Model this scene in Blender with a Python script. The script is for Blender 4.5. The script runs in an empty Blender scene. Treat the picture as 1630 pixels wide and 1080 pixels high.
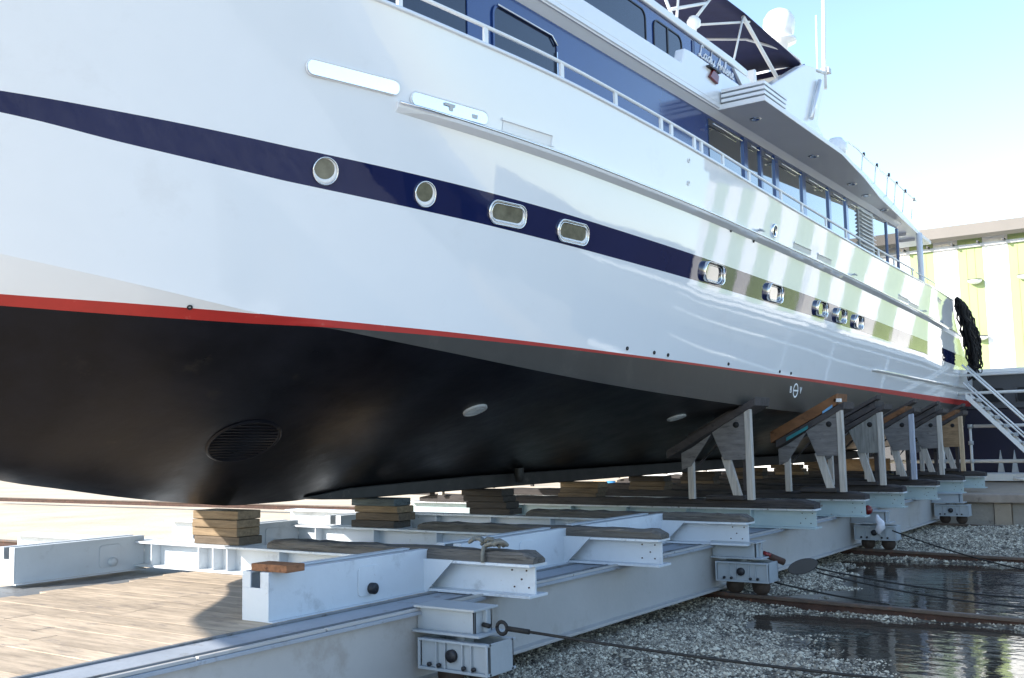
import bpy, bmesh, math, random
from mathutils import Vector, Matrix
random.seed(7)
R = math.radians
S = bpy.context.scene
COL = S.collection

# ------------------------------------------------------------------ camera
cam_d = bpy.data.cameras.new("camera"); cam = bpy.data.objects.new("camera", cam_d); COL.objects.link(cam)
cam.matrix_world = Matrix(((0.5712, -0.0702, -0.8178, 0), (-0.8206, -0.0731, -0.5668, 0),
                           (-0.0200, 0.9949, -0.0993, 2.3), (0, 0, 0, 1)))
cam_d.sensor_width = 36; cam_d.lens = 36.33; cam_d.clip_start = 0.1; cam_d.clip_end = 3000
S.camera = cam
# ------------------------------------------------------------------ light
SUN = Vector((-1.6, 1.07, 1.0)).normalized()
w = bpy.data.worlds.new("World"); S.world = w; w.use_nodes = True
nt = w.node_tree; nt.nodes.clear()
sky = nt.nodes.new("ShaderNodeTexSky"); sky.sky_type = 'NISHITA'; sky.sun_disc = False
sky.sun_elevation = math.asin(SUN.z); sky.sun_rotation = math.atan2(SUN.x, SUN.y)
sky.air_density = 1.0; sky.dust_density = 0.4; sky.ozone_density = 1.2
bg = nt.nodes.new("ShaderNodeBackground"); bg.inputs[1].default_value = 0.15
wo = nt.nodes.new("ShaderNodeOutputWorld")
nt.links.new(sky.outputs[0], bg.inputs[0]); nt.links.new(bg.outputs[0], wo.inputs[0])
sd = bpy.data.lights.new("sun", 'SUN'); sd.energy = 3.7; sd.angle = R(0.53); sd.color = (1.0, 0.94, 0.86)
so = bpy.data.objects.new("sun", sd); COL.objects.link(so)
so.rotation_euler = SUN.to_track_quat('Z', 'Y').to_euler()
S.view_settings.view_transform = 'Standard'; S.view_settings.look = 'None'
S.view_settings.exposure = 1.42; S.view_settings.gamma = 1.0; S.view_settings.use_curve_mapping = False
S.render.engine = 'CYCLES'
S.cycles.max_bounces = 6; S.cycles.use_denoising = True

# ------------------------------------------------------------------ materials
def new_mat(name):
    m = bpy.data.materials.new(name); m.use_nodes = True
    return m, m.node_tree.nodes, m.node_tree.links, m.node_tree.nodes["Principled BSDF"]

def mat(name, col, rough=.5, var=.12, vs=2.0, stretch=(1, 1, 1), bump=0.0, bs=30.0, metal=0.0, spec=.5,
        stain=None, stain_amt=.5, ss=3.0, rvar=.0, coat=0.0, stain2=None, stain2_amt=.55, ss2=9.0, objvar=0.0):
    """base colour varied by world-space noise; optional stains with a noise mask; optional fine relief"""
    m, N, L, P = new_mat(name)
    geo = N.new("ShaderNodeNewGeometry")
    mp = N.new("ShaderNodeMapping"); mp.inputs['Scale'].default_value = stretch
    L.new(geo.outputs['Position'], mp.inputs['Vector'])
    nz = N.new("ShaderNodeTexNoise"); nz.inputs['Scale'].default_value = vs; nz.inputs['Detail'].default_value = 6
    nz.inputs['Roughness'].default_value = .65
    L.new(mp.outputs[0], nz.inputs['Vector'])
    rp = N.new("ShaderNodeValToRGB"); e = rp.color_ramp.elements
    e[0].position = .3; e[1].position = .7
    e[0].color = (*[max(0, c * (1 - var)) for c in col], 1); e[1].color = (*[min(1, c * (1 + var)) for c in col], 1)
    L.new(nz.outputs['Fac'], rp.inputs[0])
    out = rp.outputs[0]
    for k, (st, am, sc) in enumerate(((stain, stain_amt, ss), (stain2, stain2_amt, ss2))):
        if st is None: continue
        n2 = N.new("ShaderNodeTexNoise"); n2.inputs['Scale'].default_value = sc; n2.inputs['Detail'].default_value = 7
        n2.inputs['Roughness'].default_value = .7
        L.new(mp.outputs[0], n2.inputs['Vector'])
        r2 = N.new("ShaderNodeValToRGB"); r2.color_ramp.elements[0].position = am; r2.color_ramp.elements[1].position = am + .12
        L.new(n2.outputs['Fac'], r2.inputs[0])
        mx = N.new("ShaderNodeMix"); mx.data_type = 'RGBA'
        L.new(r2.outputs[0], mx.inputs[0]); L.new(out, mx.inputs[6]); mx.inputs[7].default_value = (*st, 1)
        out = mx.outputs[2]
    if objvar:
        oi = N.new("ShaderNodeObjectInfo"); mo = N.new("ShaderNodeMapRange"); mo.inputs[3].default_value = 1 - objvar; mo.inputs[4].default_value = 1 + objvar
        L.new(oi.outputs['Random'], mo.inputs[0]); mx = N.new("ShaderNodeMix"); mx.data_type = 'RGBA'; mx.blend_type = 'MULTIPLY'; mx.inputs[0].default_value = 1
        L.new(out, mx.inputs[6]); L.new(mo.outputs[0], mx.inputs[7]); out = mx.outputs[2]
    L.new(out, P.inputs['Base Color'])
    P.inputs['Roughness'].default_value = rough; P.inputs['Metallic'].default_value = metal
    P.inputs['Specular IOR Level'].default_value = spec; P.inputs['Coat Weight'].default_value = coat
    P.inputs['Coat Roughness'].default_value = .04
    if rvar:
        mr = N.new("ShaderNodeMapRange"); mr.inputs[3].default_value = max(.02, rough - rvar); mr.inputs[4].default_value = rough + rvar
        L.new(nz.outputs['Fac'], mr.inputs[0]); L.new(mr.outputs[0], P.inputs['Roughness'])
    if bump:
        n3 = N.new("ShaderNodeTexNoise"); n3.inputs['Scale'].default_value = bs; n3.inputs['Detail'].default_value = 5
        L.new(mp.outputs[0], n3.inputs['Vector'])
        b = N.new("ShaderNodeBump"); b.inputs['Strength'].default_value = 1; b.inputs['Distance'].default_value = bump
        L.new(n3.outputs['Fac'], b.inputs['Height']); L.new(b.outputs[0], P.inputs['Normal'])
    return m

M = {}
M['hull_white'] = mat('hull_white', (.80, .815, .83), .035, .012, .6, stain=(.765, .775, .785), stain_amt=.58, ss=.9, bump=.0016, bs=1.1, spec=.5, stretch=(1, 1, 1.2))
M['gel_white'] = mat('gel_white', (.80, .81, .81), .22, .02, 1.0, coat=.3)
M['soffit_white'] = mat('soffit_white', (.80, .79, .77), .35, .03, 1.0)
M['stripe_navy'] = mat('stripe_navy', (.010, .016, .066), .03, .1, .6, bump=.0016, bs=1.1, spec=.42, stretch=(1, 1, 1.2))
M['house_navy'] = mat('house_navy', (.008, .036, .155), .16, .06, .7, spec=.5, coat=.4)
M['boot_red'] = mat('boot_red', (.44, .028, .022), .35, .12, 2.5, stain=(.50, .17, .13), stain_amt=.64, ss=5)
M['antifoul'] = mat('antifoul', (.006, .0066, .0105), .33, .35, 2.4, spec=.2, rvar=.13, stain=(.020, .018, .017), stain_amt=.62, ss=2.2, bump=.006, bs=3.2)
M['antifoul_lit_side'] = mat('antifoul_lit_side', (.038, .036, .033), .4, .2, 1.6, rvar=.06, stain=(.06, .055, .048), stain_amt=.57, ss=1.6, bump=.001, bs=9)  # lighter copy of antifoul: bright ground reflected in the side, put into colour
M['keel_black'] = mat('keel_black', (.035, .034, .034), .55, .3, 3, stain=(.10, .09, .08), stain_amt=.6, ss=5)
M['chrome'] = mat('chrome', (.72, .73, .74), .12, .03, 3, metal=1)
M['steel_tube'] = mat('steel_tube', (.74, .75, .77), .25, .04, 3, metal=.35)
M['mirror_plate'] = mat('mirror_plate', (.9, .9, .9), .18, .02, 2, metal=1)
M['port_glass'] = mat('port_glass', (.17, .16, .11), .05, .35, 6, spec=.6)
M['dark_glass'] = mat('dark_glass', (.018, .02, .022), .02, .1, 1, spec=.9, coat=1)
M['navy_glass'] = mat('navy_glass', (.010, .016, .035), .05, .1, 1, spec=.6)
M['rubber'] = mat('rubber', (.014, .015, .019), .5, .2, 6)
M['canvas_navy'] = mat('canvas_navy', (.012, .015, .068), .8, .15, 3, bump=.004, bs=14)
M['rope_black'] = mat('rope_black', (.012, .012, .014), .85, .3, 12)
M['louver_gray'] = mat('louver_gray', (.45, .47, .48), .4, .05, 3)
M['lens_red'] = mat('lens_red', (.16, .012, .012), .2, .1, 8)
M['lettering'] = mat('lettering', (.82, .84, .86), .4, .02, 3)
M['steel_blue'] = mat('steel_blue', (.575, .615, .655), .45, .06, 1.5, stain=(.44, .47, .50), stain_amt=.57, ss=2.8, stain2=(.17, .09, .05), stain2_amt=.655, ss2=11, bump=.002, bs=22)
M['steel_green'] = mat('steel_green', (.40, .49, .50), .5, .08, 1.5, stain=(.48, .53, .53), stain_amt=.58, ss=3, stain2=(.16, .075, .04), stain2_amt=.62, ss2=8, bump=.003, bs=22)
M['steel_flaked'] = mat('steel_flaked', (.62, .66, .70), .6, .1, 6, stain=(.13, .11, .10), stain_amt=.56, ss=9, stain2=(.20, .05, .03), stain2_amt=.63, ss2=6, bump=.006, bs=26)
M['steel_chipped'] = mat('steel_chipped', (.64, .68, .72), .55, .08, 4, stain=(.33, .34, .35), stain_amt=.58, ss=7, stain2=(.17, .05, .03), stain2_amt=.64, ss2=7, bump=.006, bs=24)
M['steel_gray'] = mat('steel_gray', (.40, .392, .378), .5, .07, 1.2, stain=(.33, .31, .285), stain_amt=.54, ss=1.6, stain2=(.20, .13, .085), stain2_amt=.69, ss2=10, bump=.002, bs=18)
M['steel_truck'] = mat('steel_truck', (.34, .375, .40), .5, .06, 2.5, stain=(.30, .31, .31), stain_amt=.6, ss=5, stain2=(.15, .08, .05), stain2_amt=.7, ss2=14, bump=.002, bs=25)
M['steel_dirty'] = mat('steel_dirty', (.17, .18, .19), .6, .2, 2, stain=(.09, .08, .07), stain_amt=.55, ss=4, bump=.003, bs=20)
M['flange_worn'] = mat('flange_worn', (.30, .33, .37), .6, .15, 2, stain=(.17, .16, .15), stain_amt=.57, ss=4, stain2=(.16, .09, .06), stain2_amt=.7, ss2=11, bump=.003, bs=20)
M['rust'] = mat('rust', (.060, .030, .021), .85, .35, 5, stain=(.21, .085, .042), stain_amt=.6, ss=9, bump=.008, bs=30)
M['rail_top'] = mat('rail_top', (.085, .06, .045), .55, .3, 6, stain=(.14, .058, .033), stain_amt=.55, ss=10, bump=.004, bs=30)
M['wheel_iron'] = mat('wheel_iron', (.055, .038, .03), .7, .3, 8)
M['cable_steel'] = mat('cable_steel', (.012, .0115, .011), .75, .3, 30)
def wood(name, col, st, stain, am=.58, b=.006, var=.3, **k):
    return mat(name, col, .85, var, 2.0, stretch=st, bump=b, bs=3.5, stain=stain, stain_amt=am, ss=2.2, spec=.25, **k)
M['plank_y'] = wood('plank_y', (.46, .37, .275), (5, .9, 9), (.25, .21, .18), .56, objvar=.12, stain2=(.20, .195, .20), stain2_amt=.66, ss2=1.1)
M['timber_y'] = wood('timber_y', (.12, .113, .104), (9, .7, 14), (.05, .047, .044), .52, .016, stain2=(.36, .34, .31), stain2_amt=.63, ss2=4)
M['timber_dark_y'] = wood('timber_dark_y', (.055, .05, .05), (7, .8, 12), (.022, .021, .022), .52, .012, stain2=(.16, .08, .05), stain2_amt=.72, ss2=5)
M['block_a'] = wood('block_a', (.22, .16, .10), (9, 1.2, 14), (.13, .09, .06), .56, .008)
M['block_b'] = wood('block_b', (.12, .092, .066), (9, 1.2, 14), (.10, .075, .05), .54, .008)
M['block_c'] = wood('block_c', (.06, .052, .046), (9, 1.2, 14), (.05, .045, .04), .52, .008)
M['block_stained'] = wood('block_stained', (.10, .12, .125), (9, 1.2, 14), (.035, .035, .04), .52, .008)
M['block_brown'] = wood('block_brown', (.24, .115, .06), (4, 9, 12), (.11, .05, .03), .55, .006)
M['ply_gray'] = wood('ply_gray', (.185, .175, .17), (3, 1.5, 9), (.085, .08, .08), .56, .004)
M['ply_pale'] = wood('ply_pale', (.25, .245, .225), (3, 9, 1.0), (.14, .135, .125), .57, .004)
M['ply_tan'] = wood('ply_tan', (.30, .20, .115), (3, 1.5, 6), (.19, .12, .07), .57, .004)
M['post_pale'] = wood('post_pale', (.46, .43, .39), (12, 12, .8), (.26, .23, .21), .58, .006)
M['post_blue'] = wood('post_blue', (.40, .43, .50), (12, 12, .8), (.06, .09, .32), .62, .006)
M['post_tan'] = wood('post_tan', (.50, .38, .25), (12, 12, .8), (.28, .19, .12), .60, .006)
M['cap_dark'] = wood('cap_dark', (.075, .066, .065), (8, 1.2, 3), (.03, .028, .03), .55, .008)
M['cap_brown'] = wood('cap_brown', (.21, .10, .048), (8, 1.2, 3), (.09, .045, .025), .55, .008)
M['paint_teal'] = mat('paint_teal', (.03, .22, .24), .6, .2, 8)
M['paint_blue'] = mat('paint_blue', (.16, .36, .58), .6, .2, 8)
M['clad_white'] = mat('clad_white', (.80, .79, .76), .55, .03, .4)
M['clad_green'] = mat('clad_green', (.32, .40, .165), .55, .04, .4)
M['roof_beige'] = mat('roof_beige', (.185, .168, .15), .6, .05, 1)
M['conc'] = mat('conc', (.30, .265, .22), .9, .18, 1.6, stain=(.14, .115, .095), stain_amt=.58, ss=1.7, bump=.01, bs=16)
M['conc_pale'] = mat('conc_pale', (.36, .29, .215), .9, .12, 2, stain=(.24, .19, .15), stain_amt=.6, ss=3, bump=.008, bs=16)
M['conc_cap'] = mat('conc_cap', (.33, .27, .22), .9, .2, 2, stain=(.17, .13, .10), stain_amt=.57, ss=2.5, bump=.012, bs=10)
M['barge_navy'] = mat('barge_navy', (.010, .012, .036), .3, .2, .8)
M['barge_gray'] = mat('barge_gray', (.065, .066, .07), .6, .1, 1)
M['dark_open'] = mat('dark_open', (.012, .012, .013), .8, .1, 1)
M['white_paint'] = mat('white_paint', (.80, .80, .78), .45, .04, 2)
M['yard_ground'] = mat('yard_ground', (.58, .465, .325), .95, .22, .35, stain=(.44, .35, .245), stain_amt=.58, ss=2.5, bump=.02, bs=9)
M['shed_wall'] = mat('shed_wall', (.74, .74, .72), .7, .05, .6)
M['rag'] = mat('rag', (.62, .62, .66), .9, .15, 9, bump=.01, bs=20)
M['rope_gray'] = mat('rope_gray', (.19, .185, .16), .9, .35, 14)

def mat_gravel(name, c0, c1, c2, rough=.8):
    m, N, L, P = new_mat(name)
    geo = N.new("ShaderNodeNewGeometry")
    vo = N.new("ShaderNodeTexVoronoi"); vo.inputs['Scale'].default_value = 28
    L.new(geo.outputs['Position'], vo.inputs['Vector'])
    rp = N.new("ShaderNodeValToRGB"); e = rp.color_ramp.elements
    e[0].color = (*c0, 1); e[0].position = .15; e[1].color = (*c2, 1); e[1].position = .9
    x = e.new(.5); x.color = (*c1, 1)
    sp = N.new("ShaderNodeSeparateColor"); L.new(vo.outputs['Color'], sp.inputs[0]); L.new(sp.outputs[0], rp.inputs[0])
    nz = N.new("ShaderNodeTexNoise"); nz.inputs['Scale'].default_value = 1.3; nz.inputs['Detail'].default_value = 4
    L.new(geo.outputs['Position'], nz.inputs['Vector'])
    mr = N.new("ShaderNodeMapRange"); mr.inputs[1].default_value = .35; mr.inputs[2].default_value = .65; mr.inputs[3].default_value = .75; mr.inputs[4].default_value = 1.15
    L.new(nz.outputs['Fac'], mr.inputs[0])
    mx = N.new("ShaderNodeMix"); mx.data_type = 'RGBA'; mx.blend_type = 'MULTIPLY'; mx.inputs[0].default_value = 1
    L.new(rp.outputs[0], mx.inputs[6]); L.new(mr.outputs[0], mx.inputs[7])
    L.new(mx.outputs[2], P.inputs['Base Color']); P.inputs['Roughness'].default_value = rough
    b = N.new("ShaderNodeBump"); b.inputs['Distance'].default_value = .02; b.inputs['Strength'].default_value = .8
    L.new(vo.outputs['Distance'], b.inputs['Height']); b.invert = True
    L.new(b.outputs[0], P.inputs['Normal'])
    return m
M['gravel_bed'] = mat_gravel('gravel_bed', (.04, .034, .027), (.10, .088, .07), (.19, .17, .135), .6)

def mat_pebble():
    m, N, L, P = new_mat('pebble')
    geo = N.new("ShaderNodeNewGeometry")
    rp = N.new("ShaderNodeValToRGB"); e = rp.color_ramp.elements
    e[0].color = (.055, .049, .040, 1); e[1].color = (.70, .64, .50, 1)
    x = e.new(.6); x.color = (.30, .265, .205, 1)
    L.new(geo.outputs['Random Per Island'], rp.inputs[0]); L.new(rp.outputs[0], P.inputs['Base Color'])
    P.inputs['Roughness'].default_value = .75
    return m
M['pebble'] = mat_pebble()
M['wet_ground'] = mat_gravel('wet_ground', (.34, .33, .315), (.46, .45, .43), (.58, .57, .55), .85)

def mat_water():
    m, N, L, P = new_mat('puddle_water')
    P.inputs['Base Color'].default_value = (.055, .048, .038, 1)
    P.inputs['Roughness'].default_value = .04; P.inputs['Specular IOR Level'].default_value = .5
    geo = N.new("ShaderNodeNewGeometry")
    mp = N.new("ShaderNodeMapping"); mp.inputs['Scale'].default_value = (2.2, 1.0, 1); mp.inputs['Rotation'].default_value = (0, 0, .35)
    L.new(geo.outputs['Position'], mp.inputs['Vector'])
    nz = N.new("ShaderNodeTexNoise"); nz.inputs['Scale'].default_value = 2.6; nz.inputs['Detail'].default_value = 3
    L.new(mp.outputs[0], nz.inputs['Vector'])
    b = N.new("ShaderNodeBump"); b.inputs['Distance'].default_value = .006; b.inputs['Strength'].default_value = 1
    L.new(nz.outputs['Fac'], b.inputs['Height']); L.new(b.outputs[0], P.inputs['Normal'])
    return m
M['water'] = mat_water()

# ------------------------------------------------------------------ helpers
class MB:
    """collects faces; build() links them as ONE mesh object"""
    def __init__(self): self.v = []; self.f = []; self.sm = []
    def add(self, vs, fs, smooth=False):
        o = len(self.v); self.v += [tuple(a) for a in vs]
        for f in fs: self.f.append([o + i for i in f]); self.sm.append(smooth)
        return self
    def box(self, x0, x1, y0, y1, z0, z1, mtx=None):
        vs = [(x0, y0, z0), (x1, y0, z0), (x1, y1, z0), (x0, y1, z0), (x0, y0, z1), (x1, y0, z1), (x1, y1, z1), (x0, y1, z1)]
        if mtx: vs = [mtx @ Vector(a) for a in vs]
        return self.add(vs, [(3, 2, 1, 0), (4, 5, 6, 7), (0, 1, 5, 4), (1, 2, 6, 5), (2, 3, 7, 6), (3, 0, 4, 7)])
    def prism(self, poly, axis, a, b):
        """poly: 2D points; axis 'x': poly in (y,z); 'y': poly in (x,z); 'z': poly in (x,y)"""
        def p3(p, t): return {'x': (t, p[0], p[1]), 'y': (p[0], t, p[1]), 'z': (p[0], p[1], t)}[axis]
        n = len(poly); vs = [p3(p, a) for p in poly] + [p3(p, b) for p in poly]
        return self.add(vs, [list(range(n))[::-1], list(range(n, 2 * n))] + [(i, (i + 1) % n, n + (i + 1) % n, n + i) for i in range(n)])
    def tube(self, pts, r, n=8, caps=True, radii=None):
        pts = [Vector(p) for p in pts]; vs = []; fs = []; up = Vector((0, 0, 1)); prev = None
        for i, p in enumerate(pts):
            d = (pts[min(i + 1, len(pts) - 1)] - pts[max(i - 1, 0)]).normalized()
            if prev is None:
                a = d.cross(up if abs(d.z) < .95 else Vector((1, 0, 0))).normalized()
            else:
                a = (prev - d * prev.dot(d)).normalized()
            prev = a; b = d.cross(a); rr = radii[i] if radii else r
            vs += [p + (a * math.cos(2 * math.pi * k / n) + b * math.sin(2 * math.pi * k / n)) * rr for k in range(n)]
        for i in range(len(pts) - 1):
            for k in range(n): fs.append((i * n + k, i * n + (k + 1) % n, (i + 1) * n + (k + 1) % n, (i + 1) * n + k))
        self.add(vs, fs, True)
        if caps:
            o = len(self.v) - len(vs)
            self.f.append([o + k for k in range(n)][::-1]); self.sm.append(False)
            self.f.append([o + (len(pts) - 1) * n + k for k in range(n)]); self.sm.append(False)
        return self
    def lathe(self, prof, c, axis='z', n=20, rot=None):
        vs = []; fs = []
        for r_, h in prof:
            for k in range(n):
                a = 2 * math.pi * k / n; q = Vector((r_ * math.cos(a), r_ * math.sin(a), h))
                if axis == 'y': q = Vector((q.x, q.z, q.y))
                if axis == 'x': q = Vector((q.z, q.x, q.y))
                if rot: q = rot @ q
                vs.append(q + Vector(c))
        for i in range(len(prof) - 1):
            for k in range(n): fs.append((i * n + k, i * n + (k + 1) % n, (i + 1) * n + (k + 1) % n, (i + 1) * n + k))
        return self.add(vs, fs, True)
    def mesh(self, name, m, bev=0):
        me = bpy.data.meshes.new(name); me.from_pydata([tuple(a) for a in self.v], [], self.f)
        me.polygons.foreach_set('use_smooth', self.sm)
        bm = bmesh.new(); bm.from_mesh(me); bmesh.ops.recalc_face_normals(bm, faces=bm.faces); bm.to_mesh(me); bm.free()
        for x in (m if isinstance(m, (list, tuple)) else [m]): me.materials.append(x)
        me.update(); return me
    def build(self, name, m, parent=None, bev=0):
        o = bpy.data.objects.new(name, self.mesh(name, m)); COL.objects.link(o)
        if parent: o.parent = parent; o.matrix_parent_inverse = Matrix.Translation(-wloc(parent))
        if bev:
            b = o.modifiers.new('bevel', 'BEVEL'); b.width = bev; b.segments = 2; b.limit_method = 'ANGLE'; b.angle_limit = R(40)
            b.harden_normals = False
        return o
def wloc(o):
    """world position of a parent: things are empties at their base, parts keep world coordinates"""
    return Vector(o.location) if o.type == 'EMPTY' else Vector((0, 0, 0))
def tag(o, label=None, cat=None, group=None, kind=None):
    if label: o['label'] = label
    if cat: o['category'] = cat
    if group: o['group'] = group
    if kind: o['kind'] = kind
    return o
def thing(name, loc, label, cat, group=None):
    o = bpy.data.objects.new(name, None); COL.objects.link(o); o.location = loc; o.empty_display_size = .1
    return tag(o, label, cat, group)
def copy_tree(o, parent=None, offset=None):
    c = o.copy(); COL.objects.link(c)
    if parent: mi = o.matrix_parent_inverse.copy(); c.parent = parent; c.matrix_parent_inverse = mi
    elif offset is not None: c.location = Vector(o.location) + Vector(offset)
    for ch in list(o.children):
        if ch.name in COL.objects: copy_tree(ch, c)
    return c
def pchip(pts):
    X = [p[0] for p in pts]; Y = [p[1] for p in pts]; n = len(X)
    h = [X[i + 1] - X[i] for i in range(n - 1)]; d = [(Y[i + 1] - Y[i]) / h[i] for i in range(n - 1)]
    m = [d[0]] + [0] * (n - 2) + [d[-1]]
    for i in range(1, n - 1):
        if d[i - 1] * d[i] > 0:
            w1 = 2 * h[i] + h[i - 1]; w2 = h[i] + 2 * h[i - 1]; m[i] = (w1 + w2) / (w1 / d[i - 1] + w2 / d[i])
    def f(x):
        x = min(max(x, X[0]), X[-1]); i = 0
        while i < n - 2 and x > X[i + 1]: i += 1
        t = (x - X[i]) / h[i]
        return (1 + 2 * t) * (1 - t) ** 2 * Y[i] + t * (1 - t) ** 2 * h[i] * m[i] + t * t * (3 - 2 * t) * Y[i + 1] + t * t * (t - 1) * h[i] * m[i + 1]
    return f
def rrect(x0, x1, z0, z1, r, n=5):
    p = []
    for cx, cz, a0 in ((x1 - r, z1 - r, 0), (x0 + r, z1 - r, 90), (x0 + r, z0 + r, 180), (x1 - r, z0 + r, 270)):
        for k in range(n + 1):
            a = R(a0 + 90 * k / n); p.append((cx + r * math.cos(a), cz + r * math.sin(a)))
    return p

# ================================================================== SETTING: ground, water
def hgt(x, y):
    """relief of the wet gravel yard beside the carriage"""
    def g(cx, cy, sx, sy, a): return a * math.exp(-((x - cx) / sx) ** 2 - ((y - cy) / sy) ** 2)
    z = .055
    z += g(10.0, 4.6, 1.3, 1.5, .075) + g(9.0, 6, 1.2, 1.2, .07) + g(11.3, 5.8, 1.2, .9, .05)
    z += g(15.3, 5.7, 1.0, .8, .085) + g(16.8, 5.9, 1.4, .5, .06)
    z += g(23.0, 4.2, 2.6, 2.6, .10) + g(25.5, 3, 2, 4, .07) + g(22.0, 6.2, 3, .8, .06)
    z += g(13.6, 2.0, .5, .9, .04) + g(12.9, 5.8, .6, .7, .06)
    for X_ in (7.02, 13.1, 19.2, 25.3): z += .05 * math.exp(-((x - X_) / .22) ** 2)
    z += .012 * math.sin(3.1 * x + 1.7 * y) * math.sin(1.9 * x - 2.7 * y) + .008 * math.sin(7.3 * x + 2 * y) * math.sin(6.1 * y - x)
    e = min(1, max(0, (x - 6.0) / .6)) * min(1, max(0, (29 - x) / .5)) * min(1, max(0, (y + 9) / 1.0)) * min(1, max(0, (9.0 - y) / .6))
    return -.02 + (z + .02) * e
WATER = .088
gm = MB(); gm.add([(-300, 8.6, 0), (400, 8.6, 0), (400, 400, 0), (-300, 400, 0)], [(0, 1, 2, 3)])
tag(gm.build('ground', M['yard_ground']), 'pale sandy gravel ground of the shipyard', None, None, 'structure')
gw = MB(); gw.add([(-300, -300, 0), (400, -300, 0), (400, 8.6, 0), (-300, 8.6, 0)], [(0, 1, 2, 3)])
tag(gw.build('wet_ground', M['wet_ground']), 'grey gravel ground on the near side of the carriage', None, None, 'structure')
nx, ny = 230, 180; gb = MB()
vs = [(6 + 23 * i / nx, -9 + 18 * j / ny, hgt(6 + 23 * i / nx, -9 + 18 * j / ny)) for i in range(nx + 1) for j in range(ny + 1)]
gb.add(vs, [(i * (ny + 1) + j, (i + 1) * (ny + 1) + j, (i + 1) * (ny + 1) + j + 1, i * (ny + 1) + j + 1) for i in range(nx) for j in range(ny)], True)
tag(gb.build('gravel_ground', M['gravel_bed']), 'wet dark gravel ground beside the carriage', None, None, 'structure')
wb = MB(); wb.add([(6.6, -8.5, WATER), (27.0, -8.5, WATER), (27.0, 8.4, WATER), (6.6, 8.4, WATER)], [(0, 1, 2, 3)])
tag(wb.build('puddle_water', M['water']), 'broad shallow puddle over the gravel', None, None, 'structure')
# pebbles (real geometry, uncountable)
pb = MB(); rnd = random.Random(3)
pv, pf = [], []
tries = 0; cnt = 0
while cnt < 95000 and tries < 900000:
    tries += 1
    d = rnd.random()
    x = 7.6 + 19.0 * d ** 1.6; y = 1.0 + rnd.random() * 5.6
    if y > x * .62 + 1.6: continue
    if y < x * .13: continue
    h = hgt(x, y)
    if h < WATER - .012 and rnd.random() > .012: continue
    if h < WATER + .012 and rnd.random() > .3: continue
    r = rnd.uniform(.007, .0165) * (1 + .035 * x) * (1.9 if rnd.random() < .04 else 1)
    if math.sin(2.3 * x + 1.1 * y) * math.sin(1.7 * y - .8 * x + 1) > .45 and rnd.random() < .75: continue
    a = rnd.random() * 6.28; sx = r * rnd.uniform(.8, 1.3); sy = r * rnd.uniform(.7, 1.1); sz = r * rnd.uniform(.45, .8)
    c, s = math.cos(a), math.sin(a); o = len(pv); zc = h + sz * .35
    for (px, py, pz) in ((1, .15, 0), (.1, 1, .1), (-1, -.1, 0), (-.1, -1, -.1), (.1, .05, 1), (0, 0, -1)):
        px *= sx; py *= sy; pv.append((x + px * c - py * s, y + px * s + py * c, zc + pz * sz))
    for f in ((0, 1, 4), (1, 2, 4), (2, 3, 4), (3, 0, 4), (1, 0, 5), (2, 1, 5), (3, 2, 5), (0, 3, 5)): pf.append([o + i for i in f])
    cnt += 1
pb.v = pv; pb.f = pf; pb.sm = [False] * len(pf)
tag(pb.build('gravel', M['pebble']), 'loose grey and white stones lying over the wet yard', None, None, 'stuff')

# ================================================================== SETTING: pier wall and pier deck
pier = thing('sea_wall', (27.1, 0, 0), 'low brown concrete wall with a heavy cap beam across the yard end', 'wall')
MB().box(27.2, 60, -25, 7.6, 0, .80).build('pier_deck', M['conc_pale'], pier)
y = -12.0; k = 0
ys = [(-12, -9.4), (-9.38, -6.8), (-6.78, -4.2), (-4.18, -1.6), (-1.58, 1.3), (1.32, 3.0), (3.02, 4.45), (4.86, 7.6)]
for a, b in ys: MB().box(27.14, 27.2, a, b, 0, .62).build('wall_panel', M['conc'], pier, .006)
o = MB().box(27.08, 27.2, 4.47, 4.84, 0, .62).build('wall_panel', M['conc_pale'], pier, .006); o['label'] = 'paler tan panel'
MB().box(26.98, 27.6, -12, 7.6, .625, .835).build('cap_beam', M['conc_cap'], pier, .03)

# ================================================================== WAREHOUSE
bld = thing('warehouse', (42, 0, 0), 'large warehouse striped in lime green and white behind the yacht stern', 'warehouse')
MB().box(42.06, 70, -9.5, 11.7, 0, 9.98).build('wall', M['barge_gray'], bld)
e0 = 6.44; sw = .885
for k in range(-18, 6):
    ya = e0 + sw * k; g = (k % 2 == 0)
    m_ = MB().box(42, 42.06, ya + .004, ya + sw - .004, 4.6, 9.98)
    for q in range(1, 3): m_.box(41.985, 42, ya + sw * q / 3 - .012, ya + sw * q / 3 + .012, 4.6, 9.98)
    m_.build('cladding_panel', M['clad_white'] if g else M['clad_green'], bld)
MB().box(41.55, 70.5, -9.9, 12.1, 9.99, 10.08).build('roof', M['roof_beige'], bld)
MB().prism([(41.35, 9.72), (41.55, 9.60), (41.55, 10.10), (41.35, 10.14)], 'y', -9.9, 12.1).build('eave_fascia', M['roof_beige'], bld)
MB().box(41.9, 41.99, -9.5, 11.7, 9.34, 9.46).build('gutter', M['louver_gray'], bld)
for k in range(14):
    MB().box(41.6, 42, 11 - k * .9, 11.06 - k * .9, 9.44, 9.52).build('gutter_bracket', M['barge_gray'], bld)
MB().box(41.5, 41.98, -9.5, 11.7, 4.42, 4.58).build('sill_beam', M['white_paint'], bld)
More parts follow.
